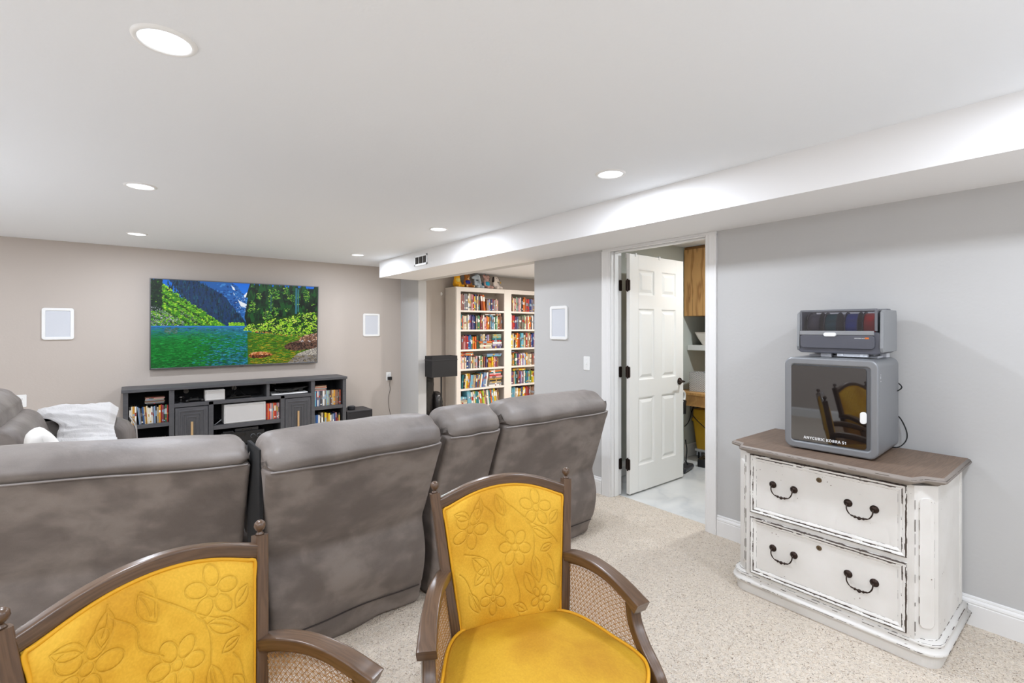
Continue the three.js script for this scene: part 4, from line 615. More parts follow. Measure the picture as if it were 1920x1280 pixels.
{ // plush toys along the top, looking into the room
  const plush = (label, x, z, turn, col, caps, extra) => { const t = thing('plush_toy', label, 'plush toy', [x, 2.0375, z], turn); part('body', blob(caps, [0, 0.12, 0], 0.165, 36, 0.014), mat(col, 0.95, { sheen: 0.6, sheenRoughness: 0.6, sheenColor: new THREE.Color(0xffffff) }), t); extra && extra((n, g, c, r = 0.9) => part(n, g, mat(c, r), t)); };
  const sit = (r = 1) => [[0, 0.055 * r, 0, 0, 0.1 * r, -0.005, 0.058 * r, 0.045 * r], [0, 0.165 * r, 0.01, 0, 0.17 * r, 0.01, 0.05 * r, 0.05 * r], [-0.03, 0.03, 0.03, -0.055, 0.022, 0.09, 0.025, 0.021], [0.03, 0.03, 0.03, 0.055, 0.022, 0.09, 0.026, 0.022], [-0.04, 0.12 * r, 0, -0.066, 0.055, 0.03, 0.02, 0.018], [0.04, 0.12 * r, 0, 0.066, 0.055, 0.03, 0.02, 0.018]];
  const face = (p, y, z, c = 0x141212) => { p('eye', [ball(0.006, -0.02, y, z), ball(0.006, 0.02, y, z)], c, 0.2); p('nose', ball(0.008, 0, y - 0.022, z + 0.014, 1.2, 0.9, 0.8), c, 0.3); };
  plush('fluffy yellow plush bird at the left end of the bookcase top', 3.99, -6.45, 0.35, 0xe9a91c, [...sit(1.05), [0, 0.16, 0.05, 0, 0.16, 0.055, 0.02, 0.012]], (p) => { face(p, 0.185, 0.055); p('chest', ball(0.05, 0, 0.11, 0.02, 1, 1, 0.8), 0xe8cf6a); });
  plush('brown plush bear wearing a blue vest, beside the yellow one', 4.17, -6.44, 0.1, 0xa96a2a, [...sit(0.92), [-0.035, 0.195, 0.005, -0.035, 0.2, 0.005, 0.018, 0.018], [0.035, 0.195, 0.005, 0.035, 0.2, 0.005, 0.018, 0.018]], (p) => { face(p, 0.165, 0.055); p('vest', ball(0.056, 0, 0.085, 0.004, 1.06, 0.75, 1.04), 0x2a3490); p('muzzle', ball(0.02, 0, 0.145, 0.05, 1.1, 0.8, 0.8), 0xe8c89a); p('foot_pad', [ball(0.017, -0.066, 0.024, 0.1, 1, 1, 0.5), ball(0.017, 0.066, 0.024, 0.1, 1, 1, 0.5)], 0xeccf96); });
  plush('pale grey plush elephant in the middle of the toys', 4.345, -6.42, 0.25, 0xb9c4cc, [...sit(1.02), [0, 0.155, 0.05, 0, 0.09, 0.085, 0.02, 0.013], [-0.05, 0.17, 0, -0.08, 0.165, -0.01, 0.03, 0.02], [0.05, 0.17, 0, 0.08, 0.165, -0.01, 0.03, 0.02]], (p) => { p('eye', [ball(0.006, -0.024, 0.178, 0.052), ball(0.006, 0.024, 0.178, 0.052)], 0x141212, 0.2); p('collar', new THREE.TorusGeometry(0.04, 0.009, 8, 24).rotateX(Math.PI / 2).translate(0, 0.128, 0), 0x2b2d33); });
  plush('pinkish brown plush mouse in a turquoise shirt', 4.525, -6.42, 0.3, 0xc09a90, [...sit(0.98), [-0.05, 0.2, 0, -0.055, 0.205, -0.002, 0.028, 0.024], [0.05, 0.2, 0, 0.055, 0.205, -0.002, 0.028, 0.024]], (p) => { face(p, 0.165, 0.058); p('shirt', ball(0.06, 0, 0.075, 0.004, 1.08, 0.85, 1.06), 0x2fa2c4); p('inner_ear', [ball(0.017, -0.054, 0.205, 0.016, 1, 1, 0.5), ball(0.017, 0.054, 0.205, 0.016, 1, 1, 0.5)], 0x9a5a48); });
  plush('cream plush puppy with dark brown ears at the right end of the toys', 4.70, -6.41, 0.35, 0xe2d6cc, [...sit(0.95), [0, 0.15, 0.045, 0, 0.142, 0.065, 0.026, 0.02]], (p) => { p('eye', [ball(0.006, -0.022, 0.176, 0.05), ball(0.006, 0.022, 0.176, 0.05)], 0x141212, 0.2); p('nose', ball(0.01, 0, 0.15, 0.086, 1.2, 0.9, 0.8), 0x141212, 0.3); p('ear', blob([[-0.045, 0.19, 0, -0.062, 0.13, 0.005, 0.014, 0.02]], [-0.05, 0.16, 0], 0.06, 20), 0x2a211e); p('ear', blob([[0.045, 0.19, 0, 0.062, 0.13, 0.005, 0.014, 0.02]], [0.05, 0.16, 0], 0.06, 20), 0x2a211e); p('hang_tag', box(0.04, 0.03, 0.003, 0.075, 0.1, 0.075).rotateY(0.3), 0xd8a82a); });
}
{ // floor lamp with a black rectangular shade
  const t = thing('floor_lamp', 'black floor lamp with a wide rectangular shade beside the bookcase', 'lamp', [3.40, 0, -5.9]);
  const sw = 0.40, sd = 0.2, y0 = 0.735, hh = 0.285, s = new THREE.Shape(); s.moveTo(-sw / 2, -sd / 2); s.lineTo(sw / 2, -sd / 2); s.lineTo(sw / 2, sd / 2); s.lineTo(-sw / 2, sd / 2); const ho = new THREE.Path(); ho.moveTo(-sw / 2 + 0.006, -sd / 2 + 0.006); ho.lineTo(sw / 2 - 0.006, -sd / 2 + 0.006); ho.lineTo(sw / 2 - 0.006, sd / 2 - 0.006); ho.lineTo(-sw / 2 + 0.006, sd / 2 - 0.006); s.holes.push(ho);
  part('lamp_shade', new THREE.ExtrudeGeometry(s, { depth: hh, bevelEnabled: false }).rotateX(-Math.PI / 2).translate(0, y0, 0), mat(0x17171a, 0.6), t); part('shade_band', [slab(-sw / 2 - 0.003, sw / 2 + 0.003, y0 + hh - 0.06, y0 + hh - 0.045, -sd / 2 - 0.003, sd / 2 + 0.003)], mat(0x26262a, 0.4), t);
  part('pole', cyl(0.011, 0.011, y0 + 0.1, 0, 0.02, 0, 14), M.black, t); part('base', lathe([[0, 0], [0.13, 0], [0.132, 0.012], [0.05, 0.02], [0.014, 0.03], [0, 0.03]]), M.black, t);
}
{ // black leather chair tucked behind the end of the wall
  const t = thing('leather_chair', 'black crinkled leather chair tucked behind the wall end, below the lamp shade', 'chair', [3.4, 0, -6.3], 0);
  const cr = (x, p) => 0.022 * wob(x * 8 + p.y * 3, p.y * 14 - x * 6, 81) + 0.008 * wob(x * 24, p.y * 30, 82);
  part('backrest', pad(0.15, [[0.06, 0.12], [0.1, 0.4], [0.1, 0.65], [0.07, 0.76], [0.0, 0.8], [-0.07, 0.76], [-0.1, 0.5], [-0.12, 0.12]], 0.04, cr, 26, 70).translate(-0.012, 0, 0), M.leather, t);
  part('arm', pad(0.125, [[-0.15, 0.06], [-0.12, 0.3], [-0.04, 0.46], [0.06, 0.48], [0.14, 0.4], [0.17, 0.2], [0.15, 0.06]], 0.045, cr, 20, 48).translate(0.11, 0, 0.02), M.leather, t);
  part('base', box(0.22, 0.1, 0.28, 0.015, 0, 0, 0.02), M.black, t);
}
// ------------------------------------------------------------------ what the doorway shows of the office
{
  let t = thing('wall_cabinet', 'wood grain wall cabinet high in the office, seen through the doorway', 'cabinet', [0, 0, 0]);
  part('carcass', slab(4.74, 5.215, 1.535, 2.28, -2.976, -1.4, 0.002), mat(0xa87844, 0.5), t);
  for (const [a, b] of [[-2.968, -2.54], [-2.535, -2.1], [-2.095, -1.66]]) { const d = part('door', slab(4.72, 4.739, 1.537, 2.25, a, b, 0.0015), M.oak, t); d.geometry.rotateY(0); const U = d.geometry.attributes.uv, P = d.geometry.attributes.position; for (let i = 0; i < U.count; i++) U.setXY(i, (P.getZ(i) + 3) / 0.5 * 0.5, P.getY(i) * 0.95 / 0.95); }
  part('edge_strip', slab(4.735, 4.76, 1.535, 2.28, -2.9785, -2.9705), mat(0xe2c79c, 0.5), t);
  t = thing('floating_shelf', 'thick white shelf below the wood wall cabinet in the office', 'shelf', [0, 0, 0]);
  part('board', slab(4.79, 5.215, 1.165, 1.22, -2.976, -1.5, 0.004), M.white, t); part('cleat', slab(5.17, 5.21, 1.145, 1.165, -2.9, -1.6), M.white, t);
  t = thing('storage_bin', 'off white fabric bin with sloping sides on the white office shelf', 'bin', [4.97, 1.2205, -2.68]);
  const R = (w, d, y, r = 0.03) => rrect(w, d, r).getPoints(6).slice(0, -1).map((p) => V3(p.x, y, p.y));
  part('body', orient(loft([R(0.2, 0.34, 0), R(0.25, 0.42, 0.07), R(0.28, 0.48, 0.135), R(0.265, 0.465, 0.137), R(0.2, 0.36, 0.02)], true)), mat(0xe9e2d8, 0.8), t); part('rim', tube([...R(0.276, 0.476, 0.136)].map((p) => [p.x, p.y, p.z]), 0.005, 60, 6, true), mat(0xdcd4c8, 0.8), t);
  t = thing('olive_case', 'small olive green case behind the off white bin on the office shelf', 'case', [5.166, 1.2205, -2.6]); part('body', box(0.09, 0.2, 0.3, 0, 0, 0, 0.015), mat(0x6f6a40, 0.6), t); part('clasp', box(0.006, 0.03, 0.05, -0.047, 0.13, 0.05, 0.002), M.black, t); part('lid_seam', box(0.092, 0.004, 0.302, 0, 0.15, 0), M.black, t);
  t = thing('desk', 'honey coloured wood desk along the far office wall', 'desk', [0, 0, 0]);
  part('desk_top', slab(4.53, 5.2, 0.715, 0.742, -2.972, -1.3, 0.004), M.desk, t); part('apron', slab(4.555, 4.575, 0.60, 0.715, -2.972, -1.34), M.desk, t); part('back_edge', slab(5.18, 5.2, 0.742, 0.75, -2.97, -1.3), mat(0x5a3a20, 0.6), t);
  for (const [x, z] of [[4.6, -1.38], [5.15, -1.38], [5.15, -2.92]]) part('leg', box(0.06, 0.715, 0.06, x, 0, z, 0.004), M.desk, t);
  t = thing('patterned_box', 'white box with a grey diamond lattice print on the desk corner', 'box', [4.72, 0.7425, -2.74], 0.12);
  const lattice = canvasTex(256, 256, (c) => { c.fillStyle = '#f1efec'; c.fillRect(0, 0, 256, 256); c.strokeStyle = '#858381'; c.lineWidth = 8; for (let i = -8; i < 16; i++) { c.beginPath(); c.moveTo(i * 32, 0); c.lineTo(i * 32 + 256, 256); c.moveTo(i * 32, 0); c.lineTo(i * 32 - 256, 256); c.stroke(); } }, [0.13, 0.16]);
  part('body', [slab(-0.08, -0.077, 0, 0.2, -0.12, 0.12), slab(0.077, 0.08, 0, 0.2, -0.12, 0.12), slab(-0.08, 0.08, 0, 0.2, -0.12, -0.117), slab(-0.08, 0.08, 0, 0.2, 0.117, 0.12), slab(-0.08, 0.08, 0, 0.003, -0.12, 0.12)], mat(0xffffff, 0.7, { map: lattice }), t);
  part('papers', [box(0.12, 0.2, 0.01, 0.0, 0.004, 0.02).rotateX(0.05), box(0.1, 0.185, 0.012, 0.0, 0.004, -0.05)], mat(0x4a5a5e, 0.7), t);
  t = thing('waste_bin', 'yellow plastic bin on casters under the office desk', 'bin', [4.92, 0, -2.76]);
  part('body', orient(loft([R(0.2, 0.26, 0.1), R(0.25, 0.32, 0.4), R(0.27, 0.34, 0.402), R(0.27, 0.34, 0.43)], true)), mat(0xc99a14, 0.5), t); part('lid', orient(loft([R(0.255, 0.325, 0.43), R(0.245, 0.315, 0.52), R(0.22, 0.29, 0.53)], true)), mat(0xd4a21a, 0.45), t);
  part('dolly', box(0.22, 0.03, 0.28, 0, 0.075, 0, 0.01), mat(0xc6c6c4, 0.5), t);
  for (const [x, z] of [[-0.09, 0.1], [0.09, 0.1], [-0.09, -0.1], [0.09, -0.1]]) { const c = part('caster', [new THREE.CylinderGeometry(0.035, 0.035, 0.02, 24).rotateX(Math.PI / 2).rotateY(0.5).translate(x, 0.035, z)], M.rubber, t); part('fork', [box(0.012, 0.05, 0.045, x, 0.03, z)], M.grilleGrey, c); }
  t = thing('power_brick', 'black power box on the office floor under the desk', 'power supply', [4.64, 0, -2.66], 0.25); part('casing', box(0.2, 0.075, 0.13, 0, 0, 0, 0.008), M.black, t); part('socket', box(0.03, 0.01, 0.03, -0.04, 0.073, 0), M.blackGloss, t);
  const cord = (label, pts) => { const m = part('cord', tube(pts, 0.0045, 70, 6), M.rubber, scene); m.name = numbered('office_cord'); tag(m, label, 'cord'); };
  cord('black cord hanging from the desk, leftmost, running down behind the vacuum', [[4.62, 0.70, -2.9], [4.61, 0.5, -2.9], [4.57, 0.3, -2.88], [4.54, 0.12, -2.86], [4.52, 0.01, -2.82], [4.5, 0.006, -2.76]]);
  cord('black cord hanging from the desk in a bend down to the yellow bin', [[4.72, 0.70, -2.88], [4.72, 0.5, -2.88], [4.74, 0.33, -2.7], [4.755, 0.2, -2.56], [4.75, 0.03, -2.5], [4.68, 0.006, -2.46]]);
  cord('black cord sagging sideways under the desk', [[5.0, 0.62, -2.95], [4.9, 0.56, -2.955], [4.78, 0.38, -2.955], [4.66, 0.33, -2.95], [4.56, 0.3, -2.93]]);
  t = thing('stick_vacuum', 'upright stick vacuum with a silver tube, half hidden by the open door', 'vacuum', [4.30, 0, -2.72], 0.2);
  part('tube', cyl(0.017, 0.017, 0.6, 0, 0.07, 0, 16), M.chrome, t); part('handle', [new THREE.TorusGeometry(0.05, 0.013, 10, 28).translate(0.0, 0.73, 0)], M.white, t); part('motor', bar([[0, 0.56, 0], [0.005, 0.64, 0], [0.02, 0.69, 0]], [0.06, 0.06], V3(1, 0, 0), 10, 0.8), M.black, t); part('floor_head', box(0.24, 0.05, 0.1, 0.01, 0.004, 0.02, 0.02), mat(0x3a3b40, 0.35), t); part('cable', tube([[0.02, 0.3, 0.02], [0.03, 0.2, 0.03], [0.02, 0.08, 0.03], [0.06, 0.01, 0.06]], 0.006, 30, 6), M.rubber, t);
  t = thing('door_rack', 'slim white rack hooked over the top of the open door', 'rack', [XO + 0.03, 2.033, -2.62], 0.007);
  part('bar', slab(0.0, 0.46, -0.03, 0.012, -0.012, 0.0, 0.004), M.white, t); for (const x of [0.06, 0.4]) part('hook', [slab(x, x + 0.02, 0.006, 0.01, -0.004, 0.05), slab(x, x + 0.02, -0.02, 0.01, 0.047, 0.05)], M.white, t);
}
// ------------------------------------------------------------------ antique white file cabinet; local +z faces the room, +x runs towards the camera
const CZ = -0.9025, CW = 0.835, CD = 0.541, CT = 0.79;
{
  const t = thing('file_cabinet', 'distressed antique white two drawer file cabinet with a dark wood top', 'cabinet', [3.126, 0, CZ], -Math.PI / 2);
  const cant = 0.065, hw = CW / 2;
  const plan = (o, back = 0.0) => [[-hw - o, back], [-hw - o, CD - cant + o * 0.3], [-hw + cant - o * 0.3, CD + o], [hw - cant + o * 0.3, CD + o], [hw + o, CD - cant + o * 0.3], [hw + o, back]];
  const ring = (o, y, back) => plan(o, back).map((p) => V3(p[0], y, p[1]));
  const flat = (g) => { g = g.index ? g.toNonIndexed() : g; g.computeVertexNormals(); return boxUV(g); };
  part('carcass', flat(orient(loft([ring(0, 0.08), ring(0, 0.748)]))), M.antique, t);
  // plinth with bulging rounded corners
  const round = (o, y) => { const r = [], a = hw - cant, n = 10, arc = (cx, cz, R, q0, q1) => { for (let i = 0; i <= n; i++) { const q = lerp(q0, q1, i / n); r.push(V3(cx + R * Math.cos(q), y, cz + R * Math.sin(q))); } }; r.push(V3(-hw - o, y, 0)); arc(-a - 0.012, CD - cant - 0.005, cant + o - 0.012, Math.PI, Math.PI / 2); arc(a + 0.012, CD - cant - 0.005, cant + o - 0.012, Math.PI / 2, 0); r.push(V3(hw + o, y, 0)); return r; };
  part('plinth', flat(orient(loft([round(0.012, 0), round(0.012, 0.052)]))), M.antique, t);
  const ledge = (g) => g;
  part('plinth_moulding', [orient(loft([round(0.014, 0.05), round(0.03, 0.054), round(0.033, 0.062), round(0.03, 0.07), round(0.022, 0.074), round(0.018, 0.088), round(0.022, 0.094), round(0.02, 0.1), round(0.01, 0.105), round(0.0, 0.108)]))].map(ledge), M.antique, t);
  // chipped edge lines on the plinth
  const chip = (pts, r) => { const g = []; for (let i = 0; i < pts.length - 1; i++) { const a = V3(...pts[i]), b = V3(...pts[i + 1]), L = a.distanceTo(b); let s = 0; while (s < L) { const l = rr(0.004, 0.05), gap = rnd() < 0.5 ? rr(0.003, 0.015) : rr(0.02, 0.09), e = Math.min(L, s + l), p = a.clone().lerp(b, s / L), q = a.clone().lerp(b, e / L), m = p.clone().add(q).multiplyScalar(0.5); g.push(new THREE.TubeGeometry(new THREE.CatmullRomCurve3([p, m.add(V3(0, rr(-0.0007, 0.0007), 0)), q]), 4, r * rr(0.6, 1.3), 5)); s = e + gap; } } return g; };
  const P3 = (r) => r.map((p) => [p.x, p.y, p.z]), sub = (r) => P3(r).filter((_, i) => i === 0 || i === 11 || i === 12 || i === r.length - 1 || (i % 3 === 1));
  part('worn_edge', [...chip(sub(round(0.0325, 0.0625)), 0.0012), ...chip(sub(round(0.0185, 0.088)), 0.0013), ...chip(sub(round(0.0195, 0.1005)), 0.0011), ...chip(sub(round(0.0005, 0.1085)), 0.0011)], M.wornLine, t, 'dark worn edges where the white paint has rubbed off');
  // drawers
  const dw = 0.66, dx = 0;
  for (const [y0, y1, nm] of [[0.437, 0.744, 'upper'], [0.118, 0.415, 'lower']]) {
    const h = y1 - y0, cy = (y0 + y1) / 2, d = part('drawer', slab(-dw / 2, dw / 2, y0, y1, CD - 0.02, CD + 0.004), M.antique, t);
    part('drawer_moulding', relief(dw, h, [[0, 0.004], [0.001, 0.011], [0.005, 0.014], [0.010, 0.0135], [0.016, 0.009], [0.022, 0.010], [0.032, 0.0045], [0.034, 0.002], [0.0365, 0.0035], [0.04, 0.0035]], true).translate(0, cy, CD), M.antiqueMould, d);
    const rect = (i, z) => [[-dw / 2 + i, cy - h / 2 + i, z], [dw / 2 - i, cy - h / 2 + i, z], [dw / 2 - i, cy + h / 2 - i, z], [-dw / 2 + i, cy + h / 2 - i, z], [-dw / 2 + i, cy - h / 2 + i, z]];
    part('worn_edge', [...chip(rect(0.004, CD + 0.0135), 0.0013), ...chip(rect(0.0345, CD + 0.0022), 0.0012)], M.wornLine, d);
    for (const hx of [-0.165, 0.165]) {
      const hd = part('handle', [bar([[hx - 0.05, cy + 0.018, CD + 0.006], [hx - 0.05, cy + 0.016, CD + 0.022], [hx - 0.048, cy - 0.004, CD + 0.03], [hx - 0.034, cy - 0.024, CD + 0.03], [hx - 0.014, cy - 0.028, CD + 0.03], [hx, cy - 0.031, CD + 0.03], [hx + 0.014, cy - 0.028, CD + 0.03], [hx + 0.034, cy - 0.024, CD + 0.03], [hx + 0.048, cy - 0.004, CD + 0.03], [hx + 0.05, cy + 0.016, CD + 0.022], [hx + 0.05, cy + 0.018, CD + 0.006]], (q) => { const b = 0.0058 + 0.002 * Math.sin(q * 60) * (Math.abs(q - 0.5) < 0.22 ? 1 : 0); return [b, b]; }, V3(0, 0, 1), 60, 1, 10), ball(0.0078, hx, cy - 0.031, CD + 0.03, 1, 1, 1, 12), ball(0.006, hx - 0.016, cy - 0.029, CD + 0.03, 1, 1, 1, 10), ball(0.006, hx + 0.016, cy - 0.029, CD + 0.03, 1, 1, 1, 10)], M.bronze, d, 'dark bronze bail handle');
      for (const s of [-1, 1]) part('rosette', lathe([[0, 0], [0.017, 0], [0.0175, 0.003], [0.012, 0.006], [0.010, 0.009], [0, 0.011]]).rotateX(Math.PI / 2).translate(hx + s * 0.05, cy + 0.018, CD + 0.0035), M.bronze, hd);
    }
    const lk = part('lock', lathe([[0, 0], [0.0115, 0], [0.012, 0.002], [0.009, 0.004], [0, 0.0045]]).rotateX(Math.PI / 2).translate(-0.004, cy + 0.093, CD + 0.0035), mat(0x6b5a44, 0.4, { metalness: 0.7 }), d); part('keyhole', slab(-0.005, -0.003, cy + 0.089, cy + 0.097, CD + 0.0075, CD + 0.0085), M.black, lk);
  }
  // canted corner pilasters with a routed panel
  for (const s of [-1, 1]) {
    const g = extr(rrect(0.052, 0.54, 0.02), 0.004, 0.0025, 2).translate(0, 0.425, 0), a = s * Math.PI / 4; g.rotateY(a).translate(s * (hw - cant / 2), 0, CD - cant / 2);
    const q = part('pilaster', boxUV(g), M.antique, t); const c = []; for (const e of [-0.029, 0.029]) c.push([e, 0.17, 0.003], [e, 0.68, 0.003]);
    part('worn_edge', [...chip([c[0], c[1]], 0.0009), ...chip([c[2], c[3]], 0.0009)].map((k) => k.rotateY(a).translate(s * (hw - cant / 2), 0, CD - cant / 2)), M.wornLine, q);
    part('worn_edge', chip([[s * (hw - cant + 0.003), 0.12, CD + 0.001], [s * (hw - cant + 0.003), 0.73, CD + 0.001]], 0.0011), M.wornLine, q);
  }
  part('side_moulding', [slab(hw - 0.001, hw + 0.003, 0.11, 0.745, 0.02, 0.06, 0.001), slab(-hw - 0.003, -hw + 0.001, 0.11, 0.745, 0.02, 0.06, 0.001)], M.antique, t);
  // top: clipped, scooped corners and an ogee edge
  const topPlan = (o, y) => { const F = CD + 0.055 + o, S = hw + 0.034 + o, r = []; r.push(V3(-S, y, 0)); for (const s of [-1, 1]) { const A = [s * S, F - 0.085], B = [s * (S - 0.085), F], mid = [s * (S - 0.062), F - 0.062], lip = 0.012, q = [[A[0], A[1] - lip], [A[0] - s * 0.003, A[1]], [s * (S - 0.03), F - 0.074]]; const seq = [...q, mid, [s * (S - 0.074), F - 0.03], [B[0], B[1] - 0.003], [B[0] - s * lip, B[1]]]; for (const p of s < 0 ? seq : seq.reverse()) r.push(V3(p[0], y, p[1])); } r.push(V3(S, y, 0)); return r; };
  part('top', flat(orient(loft([topPlan(-0.012, 0.7865), topPlan(-0.014, CT)]))), M.oldTop, t);
  part('top_edge', orient(loft([topPlan(-0.045, 0.746), topPlan(-0.03, 0.75), topPlan(-0.024, 0.758), topPlan(-0.01, 0.763), topPlan(-0.001, 0.77), topPlan(0, 0.777), topPlan(-0.005, 0.785), topPlan(-0.0125, 0.789)])), M.oldTopEdge, t);
  part('worn_edge', chip(P3(topPlan(-0.002, 0.781)), 0.0008), M.wornLine, t);
}
// ------------------------------------------------------------------ 3D printer and filament box
const font = await new FontLoader().loadAsync('fonts/droid/droid_sans_bold.typeface.json');
const text = (s, size, depth = 0.0006) => { const g = new TextGeometry(s, { font, size, depth, curveSegments: 3, bevelEnabled: false }); g.computeBoundingBox(); return g; };
{
  const W = 0.40, HH = 0.462, D = 0.40, t = thing('3d_printer', 'silver enclosed 3D printer with a smoked glass door, standing on the file cabinet', '3D printer', [3.092, CT + 0.0065, -0.9225], -Math.PI / 2 + 0.047);
  t.name = numbered('printer');
  const outer = rrect(W - 0.016, HH - 0.016, 0.03, 0, HH / 2), hole = rrect(W - 0.05, HH - 0.055, 0.022, 0, HH / 2); outer.holes.push(hole);
  part('shell', extr(outer, D - 0.016, 0.008, 4, 12).translate(0, 0, 0.008), M.silver, t);
  part('back_plate', extr(rrect(W - 0.04, HH - 0.045, 0.02, 0, HH / 2), 0.012, 0.001).translate(0, 0, 0.004), mat(0x3a3b3e, 0.5), t);
  const bz = rrect(W - 0.052, HH - 0.057, 0.02, -0.002, HH / 2 + 0.001); bz.holes.push(rrect(W - 0.09, HH - 0.1, 0.014, -0.002, HH / 2));
  part('door_bezel', extr(bz, 0.01, 0.004, 3).translate(0, 0, D - 0.024), mat(0x74777c, 0.4, { metalness: 0.5 }), t);
  const smoke = mat(0x9a9ca4, 0.03, { transmission: 1, thickness: 0, ior: 2.1 });
  const glass = part('door', extr(rrect(W - 0.076, HH - 0.082, 0.014, -0.01, HH / 2), 0.004, 0.001).translate(0, 0, D - 0.008), mat(0x15161a, 0.025, { transmission: 0.35, thickness: 0, ior: 2.2 }), t, 'smoked glass door');
  part('handle', extr(rrect(0.02, 0.05, 0.0095, 0.142, 0.19), 0.006, 0.003, 3).translate(0, 0, D - 0.002), M.white, glass, 'small white door pull');
  const tx = text('ANYCUBIC KOBRA S1', 0.0135); part('lettering', tx.translate(-(tx.boundingBox.max.x) / 2 - 0.02, 0.052, D - 0.0035), mat(0xf2f2f2, 0.4), glass);
  part('build_plate', box(0.28, 0.008, 0.28, 0, 0.12, 0.2, 0.002), mat(0x8a6a1c, 0.5), t); part('rail', [box(0.3, 0.016, 0.016, 0, 0.31, 0.28)], mat(0xdadadc, 0.35), t); part('tool_head', box(0.06, 0.09, 0.06, -0.06, 0.28, 0.25, 0.008), M.black, t); part('spool', [new THREE.CylinderGeometry(0.08, 0.08, 0.05, 32).rotateZ(Math.PI / 2).translate(-0.15, 0.36, 0.3)], M.black, t); part('lead_screw', [cyl(0.005, 0.005, 0.38, -0.15, 0.05, 0.1, 10), cyl(0.005, 0.005, 0.38, 0.15, 0.05, 0.1, 10)], M.chrome, t);
  part('side_mark', [slab(0.1998, 0.2006, 0.375, 0.387, 0.36, 0.364), slab(0.1998, 0.2006, 0.392, 0.396, 0.358, 0.362), slab(0.1998, 0.2006, 0.362, 0.366, 0.357, 0.361)], M.white, t);
  for (const x of [-0.15, 0.15]) for (const z of [0.05, 0.35]) part('foot', cyl(0.014, 0.012, 0.006, x, -0.0005, z), M.rubber, t);
  part('power_cord', tube([[0.15, 0.1, 0.02], [0.19, 0.16, -0.01], [0.225, 0.1, -0.012], [0.235, 0.05, 0.02], [0.21, 0.012, 0.06], [0.16, 0.006, 0.05], [0.1, 0.006, 0.02]], 0.003, 60, 6), M.rubber, t); part('filament_tube', tube([[0.14, 0.34, 0.004], [0.19, 0.33, -0.014], [0.214, 0.31, 0.01], [0.205, 0.295, 0.03], [0.2, 0.292, 0.04]], 0.003, 40, 6), M.rubber, t);
}
